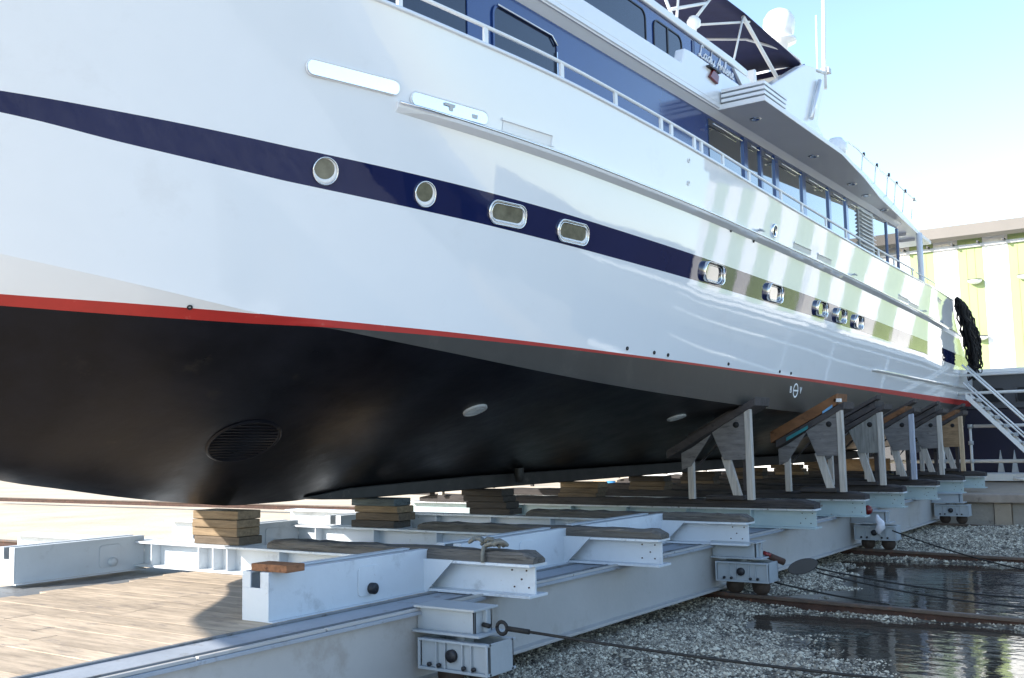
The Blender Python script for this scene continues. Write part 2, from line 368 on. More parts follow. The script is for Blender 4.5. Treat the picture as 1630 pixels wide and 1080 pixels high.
for i, (yy, zz, lb) in enumerate(((7.64, 8.05, 'white half dome wall lamp high on the green stripe left of the rope net'), (7.55, 5.9, 'lower white half dome wall lamp beside the black rope net'), (5.92, 8.05, 'white half dome wall lamp on the rightmost green stripe'))):
    l = thing('wall_lamp', (41.9, yy, zz), lb, 'lamp', 'half dome lamps on the striped wall')
    pr = [(.26 * math.cos(R(a)), -.26 * math.sin(R(a))) for a in range(0, 91, 15)]
    MB().lathe([(max(r_, .002), h * .55) for r_, h in pr] , (41.85, yy, zz), 'z', 18).build('lamp_shade', M['white_paint'], l)
    MB().lathe([(.27, 0), (.27, .03), (.20, .04), (.002, .04)], (41.85, yy, zz), 'z', 18).build('shade_rim', M['barge_gray'], l)
    MB().box(41.86, 41.99, yy - .05, yy + .05, zz - .06, zz + .06).build('bracket', M['barge_gray'], l)

# ================================================================== BARGE behind the stairs
bg_ = thing('moored_barge', (35.5, 0, .8), 'navy hulled barge with grey deckhouse behind the white scaffold stairs', 'barge')
MB().box(35.5, 40, -16, 8.9, .80, 3.06).build('hull', M['barge_navy'], bg_, .03)
MB().box(35.44, 40, -16, 8.9, 3.06, 3.14).build('deck_edge', M['barge_gray'], bg_)
MB().box(36.2, 40, -16, 8.6, 3.14, 4.22).build('deckhouse', M['barge_gray'], bg_)
for k in range(12):
    yb = 7.6 - k * 1.02
    MB().prism(rrect(0, .62, 3.3, 3.78, .06, 2), 'x', 36.14, 36.22).v
    m_ = MB().prism([(yb - p[0], p[1]) for p in rrect(0, .62, 3.28, 3.72, .06, 2)], 'x', 36.17, 36.24); m_.build('opening', M['dark_open'], bg_)
    MB().tube([(36.16, yb + .04, 3.26), (36.16, yb + .04, 3.76)], .02, 6).build('frame_post', M['barge_gray'], bg_)
MB().box(36.0, 40.2, -16, 8.8, 4.22, 4.34).build('roof', M['white_paint'], bg_)
for (ya, lab) in ((5.95, 0), (5.55, 0)):
    MB().prism([(ya, .95), (ya + .22, .95), (ya + .10, 1.75)], 'x', 35.40, 35.49).build('fender_plate', M['louver_gray'], bg_)
# white walkway in front of the barge
wk = tag(MB().box(34.2, 35.2, -12, 6.6, .84, 1.06).build('walkway', M['white_paint'], None, .01), 'long white walkway edge lying at the foot of the navy barge', 'walkway')

# ================================================================== SCAFFOLD STAIR
sc = thing('scaffold_stair', (33.2, 5, .84), 'white tubular scaffold stair descending to the right of the yacht stern', 'scaffold stair')
X = 33.2
def sz_(y): return 3.24 + (y - 6.3) * 1.10
for xx in (X - .35, X + .35):
    MB().prism([(6.45, sz_(6.45) - .09), (6.45, sz_(6.45) + .09), (4.4, sz_(4.4) + .09), (4.4, sz_(4.4) - .09)], 'x', xx - .025, xx + .025).build('stringer', M['white_paint'], sc)
    MB().tube([(xx, 6.5, 4.32), (xx, 4.3, sz_(4.3) + .92)], .03).build('handrail', M['white_paint'], sc)
    MB().tube([(xx, 6.5, 3.78), (xx, 4.3, sz_(4.3) + .42)], .025).build('mid_rail', M['white_paint'], sc)
for k in range(9):
    yy = 6.28 - k * .235; zz = sz_(yy) + .07
    MB().box(X - .34, X + .34, yy - .14, yy + .10, zz, zz + .035).box(X - .34, X + .34, yy - .14, yy - .11, zz - .07, zz).build('tread', M['louver_gray'], sc)
for zz, r_, ya in ((4.05, .04, 9), (3.50, .045, 9), (2.50, .05, 6.45), (1.45, .055, 9)):
    MB().tube([(X + .5, ya, zz), (X + .5, -6, zz)], r_).build('rail_tube', M['white_paint'], sc)
for yy in (6.55, 6.95, 7.35, 4.55, 2.5, .4):
    m_ = MB().tube([(X + .5, yy, .84), (X + .5, yy, 4.1 if yy < 6 else 2.52)], .04)
    m_.build('standard_tube', M['white_paint'], sc)
    for zz in (1.45, 2.0, 2.5):
        MB().tube([(X + .5, yy, zz - .06), (X + .5, yy, zz + .06)], .075, 8).build('coupler', M['louver_gray'], sc)
MB().tube([(X + .5, 4.9, .86), (X + .5, 5.45, .96)], .05).build('base_jack', M['white_paint'], sc)

tag(MB().box(44.5, 64, -44, -10.4, 0, 6.2).build('unseen_dark_store', mat('store_dark', (.03, .028, .03), .85, .2, .3)), 'unseen low dark store added beside the striped warehouse for the hull reflection', 'store')  # added out of view so the glossy stripe reflects something dark
bs_h = thing('unseen_dark_shed', (15, -28, 0), 'low dark brown shed added out of view to darken the navy stripe reflection', 'boat shed')  # invented shed outside the view, keeps the stripe's mirror image dark
MB().box(-20, 36, -44, -28, 0, 3.4).build('wall', mat('shed_brown', (.035, .03, .03), .8, .2, .3), bs_h)
MB().box(-20.6, 36.6, -44.6, -27.4, 3.4, 3.6).build('roof', M['barge_gray'], bs_h)
for k in range(8):
    MB().box(-10 + k * 6.2, -7.4 + k * 6.2, -28.06, -28, 0, 2.9).build('door', mat('shed_door', (.16, .05, .035), .8, .2, .5) if k == 0 else bpy.data.materials['shed_door'], bs_h)  # reddish doors added to give streaks in the stripe reflection

# ================================================================== RAILS across the yard
RX = [7.02, 13.1, 19.2, 25.3]
def rz(y): return .255 + .018 * (y - 5.2) if y < 8 else .30
labs = ['rusty rail under the nearest wheel truck', 'rusty flaked rail running right from the second wheel truck through the puddle',
        'rusty rail running right from the third wheel truck along the puddle edge', 'rusty rail under the farthest wheel truck by the sea wall']
for X_, lb in zip(RX, labs):
    t = thing('yard_rail', (X_, 0, .1), lb, 'rail', 'rails laid across the yard')
    if X_ > 25: ya = 2.0
    else: ya = -7.5
    def sweep(prof, ys):
        m_ = MB(); n = len(prof); vs = []
        for yq in ys: vs += [(X_ + p[0], yq, rz(yq) + p[1]) for p in prof]
        fs = [(i * n + k, i * n + (k + 1) % n, (i + 1) * n + (k + 1) % n, (i + 1) * n + k) for i in range(len(ys) - 1) for k in range(n)]
        fs += [list(range(n))[::-1], [(len(ys) - 1) * n + k for k in range(n)]]
        return m_.add(vs, fs)
    ysl = [ya, 2, 5, 7.9, 8.1, 14, 26, 46]
    ysl = sorted(set([ya] + [q for q in ysl if q > ya and (q <= 14 or X_ in (13.1, 25.3))]))
    sweep([(-.045, -.045), (.045, -.045), (.045, 0), (-.045, 0)], ysl).build('rail_head', M['rail_top'], t, .008)
    sweep([(-.012, -.14), (.012, -.14), (.012, -.045), (-.012, -.045)], ysl).build('rail_web', M['rust'], t)
    sweep([(-.085, -.17), (.085, -.17), (.085, -.14), (-.085, -.14)], ysl).build('rail_foot', M['rust'], t)

# ================================================================== TRANSFER CARRIAGE
car = thing('transfer_carriage', (15, 8, .3), 'long pale grey steel transfer carriage on rails carrying the beams and yacht', 'carriage')
GX0, GX1 = 1.0, 26.6
def girder(ya, yb, z0, zt, near):
    g = MB().box(GX0, GX1, ya, ya + .02, z0 + .03, zt).box(GX0, GX1, yb - .02, yb, z0 + .03, zt).build('girder', M['steel_gray'], car)
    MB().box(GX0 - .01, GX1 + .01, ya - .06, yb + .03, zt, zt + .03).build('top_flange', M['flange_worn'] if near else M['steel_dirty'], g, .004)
    MB().box(GX0 - .01, GX1 + .01, ya - .10, yb + .06, z0, z0 + .03).build('bottom_flange', M['steel_gray'], g, .004)
    if near:
        # raised guide strip and worn channel along the flange edge
        x = GX0
        while x < GX1 - 1.3:
            MB().box(x, x + 1.18, ya - .045, ya - .005, zt + .031, zt + .055).build('guide_strip', M['steel_gray'], g, .004)
            x += 1.2
        MB().box(GX0, GX1, ya + .085, ya + .10, zt + .031, zt + .047).build('edge_bar', M['steel_dirty'], g)
        MB().box(GX0, GX1, yb - .05, yb - .005, zt + .031, zt + .045).build('plank_stop', M['steel_dirty'], g, .003)
    return g
girder(5.83, 6.37, .30, .86, True)
girder(10.40, 11.30, .25, .79, False)
# deck planks (transverse), nearest few metres in view
x = 1.2; rp = random.Random(5)
while x < 8.6:
    w_ = rp.uniform(.20, .30); z = .895 + rp.uniform(-.002, .002)
    ye = 9.85 + rp.uniform(-.12, .16); ys_ = 6.385 + rp.uniform(0, .01)
    yb = rp.uniform(7.3, 8.8)
    for a, b in ((ys_, yb - .006), (yb + .006, ye)):
        z2 = z + rp.uniform(-.0015, .0015)
        MB().box(x + .0015, x + w_ - .0015, a, b, z2 - .07, z2).build('deck_plank', M['plank_y'], car, .002)
    x += w_
for xx in (2, 4.5, 7.2, 12, 17, 22):
    MB().box(xx, xx + .18, 6.38, 10.38, .42, .80).build('cross_member', M['steel_dirty'], car)
for i, xt in enumerate(RX):
    x0, x1 = xt - .17, xt + .17
    tr = MB().box(x0, x0 + .018, 5.03, 5.75, .455, .665).box(x1 - .018, x1, 5.03, 5.75, .455, .665).box(x0, x1, 5.03, 5.05, .43, .685).box(x0, x1, 5.73, 5.75, .43, .685)
    for yy in (5.20, 5.29, 5.47, 5.56): tr.box(x0 - .03, x0, yy - .006, yy + .006, .455, .665)
    tr.box(x0 - .035, x0 + .03, 5.03, 5.75, .432, .455).box(x0 - .035, x0 + .03, 5.03, 5.75, .665, .685)
    tr.box(x1 - .03, x1 + .035, 5.03, 5.75, .432, .455).box(x1 - .03, x1 + .035, 5.03, 5.75, .665, .685)
    tr.box(x0 - .035, x0 - .015, 5.03, 5.05, .455, .665).box(x0 - .035, x0 - .015, 5.73, 5.75, .455, .665)
    tr = tr.build('wheel_truck', M['steel_truck'], car, .003)
    # I-section stub carrying the truck
    MB().box(x0 + .05, x0 + .07, 5.21, 5.82, .745, .925).box(x1 - .07, x1 - .05, 5.21, 5.82, .745, .925) \
        .box(x0, x1, 5.18, 5.82, .925, .945).box(x0 - .02, x1 + .02, 5.12, 5.82, .725, .745).box(x0 + .05, x1 - .05, 5.21, 5.23, .745, .925) \
        .box(xt - .012, xt + .012, 5.17, 5.21, .745, .925).build('outrigger_stub', M['steel_truck'], tr, .003)
    MB().box(xt - .06, xt + .06, 5.36, 5.44, .62, .725).build('pivot_lug', M['steel_truck'], tr)
    MB().lathe([(.002, -.02), (.052, -.02), (.052, .012), (.03, .012), (.03, .0), (.002, .0)], (x0 - .02, 5.40, .565), 'x', 16).build('axle_pin', M['rubber'], tr)
    for yy in (5.22, 5.58):
        MB().lathe([(.002, -.05), (.05, -.05), (.06, -.03), (.10, -.03), (.10, .03), (.122, .035), (.122, .055), (.05, .055), (.002, .055)], (xt, yy, rz(yy) + .105), 'x', 20).build('wheel', M['wheel_iron'], tr)
        for dx in (-.05, .05):
            MB().lathe([(.002, -.012), (.018, -.012), (.018, .012), (.002, .012)], (x0 - .03, yy + dx, .48), 'x', 8).build('bolt', M['rubber'], tr)

# ================================================================== CROSS BEAMS
BX = [7.80, 10.34, 12.84, 15.52, 18.08, 20.62, 23.32, 25.98, 28.5]
def make_beam(xb, mname, ya, yb, boxes, stiff, label, low=False):
    t = thing('cross_beam', (xb + .15, 9.3, .9), label, 'steel beam', 'steel cross beams under the yacht')
    m = M[mname]; c = xb + .15
    MB().box(c - .011, c + .011, ya, yb, .925, 1.175).build('web', m, t)
    MB().box(xb, xb + .30, ya - .03, yb, .90, .925).build('flange', m, t, .003)
    # flaked top flange
    MB().box(xb, xb + .30, ya - .03, yb, 1.175, 1.20).build('flange', M['steel_flaked'] if mname == 'steel_green' else M['steel_chipped'], t, .003)
    for s in stiff:
        MB().box(xb + .012, c - .012, s - .008, s + .008, .925, 1.175).box(c + .012, xb + .288, s - .008, s + .008, .925, 1.175).build('stiffener', m, t)
    for (by, dz) in boxes:
        b = MB()
        x0, x1 = xb - (1.95 if by < 8 else 1.5), xb + .13; z0, z1 = .90 - dz, 1.29 - dz
        # channel box: two side plates, bottom, notched front, top lips
        b.box(x0, x1, by, by + .016, z0, z1).box(x0, x1, by + .30, by + .316, z0, z1).box(x0, x1, by + .016, by + .30, z0, z0 + .016)
        b.box(x0, x1, by + .016, by + .10, z1 - .016, z1).box(x0, x1, by + .216, by + .30, z1 - .016, z1)
        b.box(x0 - .016, x0, by, by + .316, z0 - .012, z1 - .13)
        b.box(x0 - .016, x0, by, by + .10, z1 - .13, z1).box(x0 - .016, x0, by + .216, by + .316, z1 - .13, z1)
        bo = b.build('landing_box', m, t, .003)
        MB().box(x0 - .02, x1, by - .05, by, z0 - .012, z0).build('foot_flange', m, bo)
        # pad plate with a pin
        MB().prism(rrect(x0 + 1.02, x0 + 1.30, z0 + .06, z0 + .32, .04, 3), 'y', by - .012, by).build('pad_plate', m, bo, .003)
        MB().lathe([(.002, -.05), (.05, -.05), (.05, .0), (.055, .02)], (x0 + 1.18, by - .012, z0 + .12), 'y', 14).build('pin', M['rubber'] if by < 8 else m, bo)
    if boxes:
        yq = boxes[0][0]
        MB().prism([(yq - .02, .88), (yq + .45, .88), (yq + .45, 1.205), (yq - .36, 1.205), (yq - .06, .93)][::-1], 'x', xb - .014, xb - .002).build('gusset_plate', m, t)
    for (dy, z) in ((.07, 1.13), (.23, 1.13), (.16, 1.05), (.07, .98), (.23, .98)):
        MB().lathe([(.001, -.010), (.008, -.010), (.008, 0), (.001, 0)], (c - .011, ya + dy + .02 * math.sin(xb * 7 + z * 31), z), 'x', 8).build('bolt', M['rust'], t)
    return t
blabs = ['nearest pale blue steel cross beam with two landing boxes on the deck planks', 'second pale blue steel cross beam from the camera with a gusset plate',
         'third pale blue steel cross beam ending above the second wheel truck', 'greenish steel cross beam under the first wooden hull stand',
         'greenish steel cross beam under the paint smeared hull stand', 'greenish steel cross beam with rusty end above the third wheel truck',
         'greenish steel cross beam under the dark blue tinted hull stand', 'greenish steel cross beam just above the farthest wheel truck',
         'farthest greenish steel cross beam resting by the sea wall']
for i, xb in enumerate(BX):
    if i < 3:
        bxs = [(6.48, 0), (11.02, .03)]; st = [8.52, 9.36, 9.60, 9.85, 10.72, 12.0, 7.6] if i == 0 else ([7.4, 8.41, 9.48, 10.56, 11.9] if i == 1 else [7.2, 8.3, 9.38, 10.44, 11.8])
        make_beam(xb, 'steel_blue', 5.30, 13.85, bxs, st, blabs[i])
    else:
        make_beam(xb, 'steel_green', 5.30, 13.3, [], [6.3, 7.4, 8.5, 9.6, 10.7, 11.8], blabs[i])

# bearer timbers lying on the beams
def timber(xa, xb_, ya, yb, z0, z1, mname, label, ragged=True, seed=0):
    q = random.Random(seed); n = 34; m_ = MB(); prof = []
    vs = []; 
    for i in range(n + 1):
        yy = ya + (yb - ya) * i / n
        e = min(1, min(i, n - i) / .9)
        j = lambda s: q.uniform(-s, s)
        t = .02 * (1 - e)
        ch = .016 + q.uniform(0, .014)
        pr = [(xa + t, z0), (xb_ - t, z0), (xb_ - t + j(.007), z1 - ch - t * 2), (xb_ - ch - t + j(.007), z1 - t * 2 + j(.008)), (xa + ch + t + j(.007), z1 - t * 2 + j(.008)), (xa + t + j(.007), z1 - ch - t * 2)]
        vs += [(p[0], yy, p[1]) for p in pr]
    fs = [(i * 6 + k, i * 6 + (k + 1) % 6, (i + 1) * 6 + (k + 1) % 6, (i + 1) * 6 + k) for i in range(n) for k in range(6)]
    fs += [list(range(6))[::-1], [n * 6 + k for k in range(6)]]
    o = m_.add(vs, fs).build('bearer_timber', M[mname])
    return tag(o, label, 'timber', 'timbers lying on the cross beams')
tl = ['weathered grey timber with a rope clump lying on the nearest blue beam', 'weathered grey timber lying on the second blue cross beam',
      'weathered grey timber lying on the third blue cross beam', 'blackened timber on the beam under the first hull stand', 'blackened timber on the beam under the paint smeared hull stand',
      'blackened timber with red end on the beam above the third wheel truck', 'blackened timber under the dark blue tinted hull stand',
      'blackened timber on the beam above the farthest wheel truck', 'blackened timber on the farthest cross beam']
for i, xb in enumerate(BX):
    if i < 3: timber(xb + .03, xb + .27, 5.26, 8.75, 1.202, 1.30, 'timber_y', tl[i], seed=i)
    else: timber(xb - .02, xb + .32, 5.26 + (.02 if i % 2 else 0), 13.0, 1.202, 1.33, 'timber_dark_y', tl[i], seed=i)
tag(MB().box(5.86, 6.06, 6.30, 6.72, 1.292, 1.352).build('wood_offcut', M['block_brown'], None, .006), 'short reddish brown wood offcut lying on the near landing box', 'wood block')

# rope clump on the first timber
rc = MB(); q = random.Random(11)
for k in range(9):
    c = Vector((7.92 + q.uniform(-.06, .08), 5.78 + q.uniform(-.13, .13), 1.34 + q.uniform(0, .04))); pts = []
    a0 = q.random() * 6; ph = q.uniform(.5, 1.2)
    for i in range(9):
        a = a0 + i * .7; pts.append(c + Vector((math.cos(a) * .05, math.sin(a) * .08 * ph, .02 * math.sin(2.1 * a) + .012)))
    rc.tube(pts, .017, 6)
rc.tube([(7.9, 5.80, 1.35), (7.82, 5.79, 1.33), (7.79, 5.78, 1.27), (7.785, 5.775, 1.20)], .02, 6)
tag(rc.build('rope_clump', M['rope_gray']), 'tangled clump of grey rope on the nearest beam timber', 'rope')

# ================================================================== KEEL BLOCKS
kl = ['nearest keel block stack, half sunlit, under the forefoot', 'second keel block stack from the bow with a blue stained top timber', 'third keel block stack from the bow, on the third blue beam',
      'keel block stack in line with the first wooden hull stand', 'keel block stack in line with the paint smeared hull stand', 'keel block stack in line with the third hull stand',
      'keel block stack in line with the fourth hull stand', 'keel block stack in line with the fifth hull stand', 'keel block stack nearest the stern']
for i, xb in enumerate(BX):
    t = thing('keel_block', (xb + .25, 9.63, 1.2), kl[i], 'keel block', 'timber keel blocks under the yacht')
    q = random.Random(20 + i); z = 1.203; hs = [.095, .10, .09, .10]
    for k, h in enumerate(hs):
        a = q.uniform(-.03, .03); b = q.uniform(-.07, .07)
        nm = q.choice(['block_c', 'block_b', 'block_c', 'block_b', 'block_a']) if i else ['block_b', 'block_a', 'block_a', 'block_a'][k]
        if i == 1 and k == 3: nm = 'block_stained'
        MB().box(xb + .08 + a, xb + .42 + a, (9.24 if i == 0 else 9.13) + b, (10.02 if i == 0 else 9.9) + b, z, z + h - .004).build('timber', M[nm], t, .008)
        z += h

# ================================================================== YACHT
yt = thing('yacht', (17, 9.8, 1.59), 'white motor yacht with navy stripe and black bottom hauled out on blocks', 'yacht')
# the yacht is drawn in drawing units; 1 unit = 1.12 m, drawing level 0 lies at -0.276 m
YC = 8.75
bw_ = pchip([(.8, 0), (2.0, .36), (3.2, .88), (4.06, 1.44), (5.0, 2.0), (5.66, 2.32), (6.7, 2.70), (7.8, 2.97), (9.5, 3.16), (12, 3.25), (16, 3.21), (20, 3.08), (26, 2.81), (32.5, 2.50)])
bs_ = pchip([(-3.2, 0), (-2, .65), (-.5, 1.25), (1, 1.8), (3, 2.42), (5, 2.95), (7, 3.33), (9, 3.55), (12, 3.65), (16, 3.6), (20, 3.47), (26, 3.2), (32.5, 2.85)])
zk_ = pchip([(-3.2, 6.9), (-2.6, 6.0), (-1.9, 5.1), (-.75, 4.3), (.65, 3.62), (1.6, 3.2), (2.85, 2.78), (3.9, 2.42), (4.84, 2.06), (5.43, 1.955), (6.08, 1.845), (6.81, 1.75), (7.46, 1.69), (8.2, 1.69), (9.2, 1.77), (11.4, 1.82), (20, 1.85), (33, 1.88)])
zc_ = pchip([(-3.2, 5.4), (0, 4.6), (2, 4.12), (3.88, 3.707), (4.61, 3.57), (5.47, 3.414), (6.5, 3.256), (7.72, 3.107), (9.16, 2.976), (10.88, 2.865), (12.91, 2.775), (15.33, 2.699), (18.2, 2.628), (21.61, 2.55), (25.66, 2.446), (30.47, 2.296), (32.5, 2.233)])
zrb_ = pchip([(-3.2, 3.56), (1.7, 3.5), (4.03, 3.367), (4.79, 3.331), (5.71, 3.306), (6.8, 3.287), (8.1, 3.262), (9.64, 3.243), (11.48, 3.222), (13.67, 3.202), (16.28, 3.18), (19.39, 3.15), (23.09, 3.12), (27.49, 3.085), (32.74, 3.05)])
zrt_ = pchip([(-3.2, 3.66), (1.7, 3.6), (4.02, 3.443), (4.79, 3.413), (5.71, 3.376), (6.8, 3.338), (8.1, 3.302), (9.65, 3.271), (11.5, 3.248), (13.7, 3.231), (16.32, 3.222), (19.45, 3.218), (23.17, 3.218), (27.61, 3.218), (32.89, 3.214)])
zbb_ = pchip([(-3.2, 5.2), (0, 4.9), (3.76, 4.62), (4.48, 4.528), (5.34, 4.451), (6.37, 4.387), (7.59, 4.336), (9.05, 4.294), (10.79, 4.261), (12.86, 4.234), (15.33, 4.211), (18.28, 4.189), (21.79, 4.165), (25.98, 4.137), (30.97, 4.101), (32.5, 4.09)])
zbt_ = pchip([(-3.2, 5.0), (0, 4.83), (3.69, 4.761), (4.41, 4.736), (5.26, 4.705), (6.28, 4.67), (7.49, 4.635), (8.94, 4.6), (10.67, 4.566), (12.74, 4.536), (15.21, 4.508), (18.15, 4.484), (21.67, 4.463), (25.86, 4.444), (30.87, 4.427), (32.5, 4.421)])
zn_ = pchip([(-3.2, 5.7), (0, 5.42), (4.3, 5.326), (5.05, 5.273), (5.94, 5.228), (6.98, 5.19), (8.2, 5.156), (9.64, 5.124), (11.33, 5.093), (13.32, 5.063), (15.65, 5.034), (18.4, 5.007), (21.62, 4.982), (25.41, 4.963), (29.87, 4.95), (32.5, 4.942)])
zs_ = pchip([(-3.2, 7.55), (0, 6.55), (4.0, 6.054), (6.16, 5.964), (7.0, 5.93), (7.97, 5.897), (9.06, 5.855), (10.31, 5.803), (11.73, 5.745), (13.34, 5.689), (15.17, 5.641), (17.26, 5.613), (19.63, 5.61), (22.33, 5.635), (25.41, 5.685), (28.9, 5.751), (32.5, 5.819)])
fmix = lambda t: t
xend = pchip([(2.2, 30.8), (3.2, 33.3), (3.6, 33.4), (4.12, 32.0), (5.75, 29.2), (6.2, 29.0)])
def bc_(x): return bw_(x) + max(0, 5.66 - x) * .18 - max(0, min(1, (x - 5.66) / 4)) * .09
def pw_(x): return 1.2 if 5.5 < x < 5.8 else pchip([(2, 1.5), (4, 1.46), (5.66, 1.2), (8, 1.02), (12, .92), (30, .9)])(x)
_pw = pchip([(2, 1.5), (4, 1.46), (5.66, 1.2), (8, 1.02), (12, .92), (30, .9)])
def B(x, z):
    """half breadth of the hull at station x and height z"""
    zk, zc = zk_(x), zc_(x)
    if z <= zc:
        if z <= zk: return 0.0
        b = bc_(x) * ((z - zk) / (zc - zk)) ** (1 / _pw(x))
    else:
        zr, zs = max(zrt_(x), zc), zs_(x)
        if z <= zr: b = bc_(x) + (bw_(x) - bc_(x)) * (z - zc) / max(1e-4, zr - zc)
        else:
            a = fmix(min(1.0, (z - zr) / (zs - zr))); b0 = bc_(x) if zc > zrt_(x) else bw_(x)
            b = b0 * (1 - a) + bs_(x) * a
    if x < 4: b *= min(1.0, max(0.0, (z - zk) / .9)) ** (.6 * (4 - x) / 4 if x > 0 else .6)
    return max(0.0, b)
def warp(x, z):
    return x if x < 25 else 25 + (x - 25) * (xend(z) - 25) / 7.5
def hpt(x, z): return Vector((warp(x, z), YC - B(x, z), z))
def hnor(x, z, up=True):
    e = .02
    zz = (z, z + e) if up else (z - e, z)
    dx = (hpt(x + .05, z) - hpt(x - .05, z)); dz = hpt(x, zz[1]) - hpt(x, zz[0])
    n = dx.cross(dz)
    if n.length < 1e-9: return Vector((0, -1, 0))
    n.normalize()
    return n if n.y < 0 or abs(n.y) < 1e-6 else -n
XS = [-3.2 + i * .3 for i in range(20)] + [2.8 + i * .16 for i in range(46)] + [10.16 + i * .35 for i in range(44)]
XS = [x for x in XS if x < 25] + [25 + i * .5 for i in range(16)]
def strip(name, m, lo, hi, rows, parent=None, x0=-9, x1=99, normals=True, sides=(1, -1)):
    xs = [x for x in XS if x0 <= x <= x1]
    vs, ns, fs = [], [], []
    for side in sides:
        o = len(vs)
        for x in xs:
            a, b = lo(x), hi(x); k_ = zk_(x)
            for r_ in range(rows + 1):
                t = r_ / rows; z = a + (b - a) * t
                z = max(z, k_)
                p = hpt(x, z); n = hnor(x, z, r_ == 0 or (0 < r_ < rows and r_ < rows / 2) or False if r_ != rows else False)
                if side < 0: p = Vector((p.x, 2 * YC - p.y, p.z)); n = Vector((n.x, -n.y, n.z))
                vs.append(p); ns.append(n)
        q = rows + 1
        for i in range(len(xs) - 1):
            for r_ in range(rows):
                f = [o + i * q + r_, o + (i + 1) * q + r_, o + (i + 1) * q + r_ + 1, o + i * q + r_ + 1]
                if side < 0: f.reverse()
                P = [vs[j] for j in f]
                ar = ((P[2] - P[0]).cross(P[3] - P[1])).length
                if ar > 2e-7: fs.append(f)
    me = bpy.data.meshes.new(name); me.from_pydata([tuple(v) for v in vs], [], fs)
    me.polygons.foreach_set('use_smooth', [True] * len(fs)); me.materials.append(m); me.update()
    if normals:
        try: me.normals_split_custom_set_from_vertices([tuple(n) for n in ns])
        except Exception as ex: print('normals', ex)
    o = bpy.data.objects.new(name, me); COL.objects.link(o); o.parent = parent or yt
    o.matrix_parent_inverse = Matrix.Translation(-wloc(o.parent))
    return o
lowc = lambda x: min(zc_(x), zrb_(x))
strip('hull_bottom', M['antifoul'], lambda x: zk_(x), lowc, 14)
strip('hull_chine_side', M['antifoul_lit_side'], lowc, lambda x: zrb_(x), 3)
strip('boot_stripe', M['boot_red'], lambda x: zrb_(x), lambda x: zrt_(x), 3)
for sd_ in (1, -1): strip('spray_facet', M['hull_white'], lambda x: zrt_(x), lambda x: max(zc_(x), zrt_(x)), 4, x1=5.7, sides=(sd_,))
strip('hull_side', M['hull_white'], lambda x: max(zc_(x), zrt_(x)), lambda x: max(zbb_(x), zrt_(x)), 8)
strip('hull_stripe', M['stripe_navy'], lambda x: zbb_(x), lambda x: max(zbt_(x), zbb_(x)), 3)
strip('hull_upper_side', M['hull_white'], lambda x: max(zbt_(x), zbb_(x)), lambda x: zn_(x), 5)
strip('bulwark', M['hull_white'], lambda x: zn_(x), lambda x: zs_(x), 6)
# transom
tz = [zc_(32.5), 2.6, 2.9, 3.185, 3.6, 4.03, 4.4, 4.9, 5.4, 5.8]; tm = MB()
tv = [hpt(32.5, z) for z in tz] + [Vector((p.x, 2 * YC - p.y, p.z)) for p in [hpt(32.5, z) for z in tz]]
n = len(tz); tm.add(tv, [(i, i + 1, n + i + 1, n + i) for i in range(n - 1)])
kb = hpt(32.5, zc_(32.5)); tm.add([kb, (kb.x, 2 * YC - kb.y, kb.z), (kb.x - .3, YC, 1.86)], [(0, 1, 2)])
tm.build('transom', M['hull_white'], yt)
# keel bar
MB().prism([(8.55, 1.69), (9.0, 1.667), (32, 1.667), (29.5, 1.87), (20, 1.87), (11.4, 1.85), (9.0, 1.80), (8.3, 1.73)], 'y', YC - .14, YC + .14).build('keel', M['keel_black'], yt, .015)
# deck and bulwark inside
dk = MB(); q = []
for x in XS: q.append((x, max(.02, B(x, zs_(x) - .9) - .06), zs_(x) - .9))
vs = [(warp(x, z), YC - b, z) for x, b, z in q] + [(warp(x, z), YC + b, z) for x, b, z in q]; n = len(q)
dk.add(vs, [(i, i + 1, n + i + 1, n + i) for i in range(n - 1)]).build('deck', M['gel_white'], yt)
bi = MB()
for s in (1, -1):
    vs = []
    for x in XS:
        zt = zs_(x); b1, b0 = max(.02, B(x, zt) - .10), max(.01, B(x, zt - .9) - .10)
        vs += [(warp(x, zt), YC - s * b1, zt), (warp(x, zt), YC - s * b0, zt - .9)]
    bi.add(vs, [(2 * i, 2 * i + 2, 2 * i + 3, 2 * i + 1) for i in range(len(XS) - 1)])
bi.build('bulwark_lining', M['gel_white'], yt)
cp = MB()
for s in (1, -1):
    vs = []
    for x in XS:
        zt = zs_(x); b = B(x, zt); xx = warp(x, zt)
        for db, dz in ((.018, -.012), (.018, .022), (-.11, .022), (-.11, -.012)): vs.append((xx, YC - s * max(.005, b + db), zt + dz))
    cp.add(vs, [(4 * i + k, 4 * i + (k + 1) % 4, 4 * i + 4 + (k + 1) % 4, 4 * i + 4 + k) for i in range(len(XS) - 1) for k in range(4)], True)
cp.build('bulwark_cap', M['hull_white'], yt)

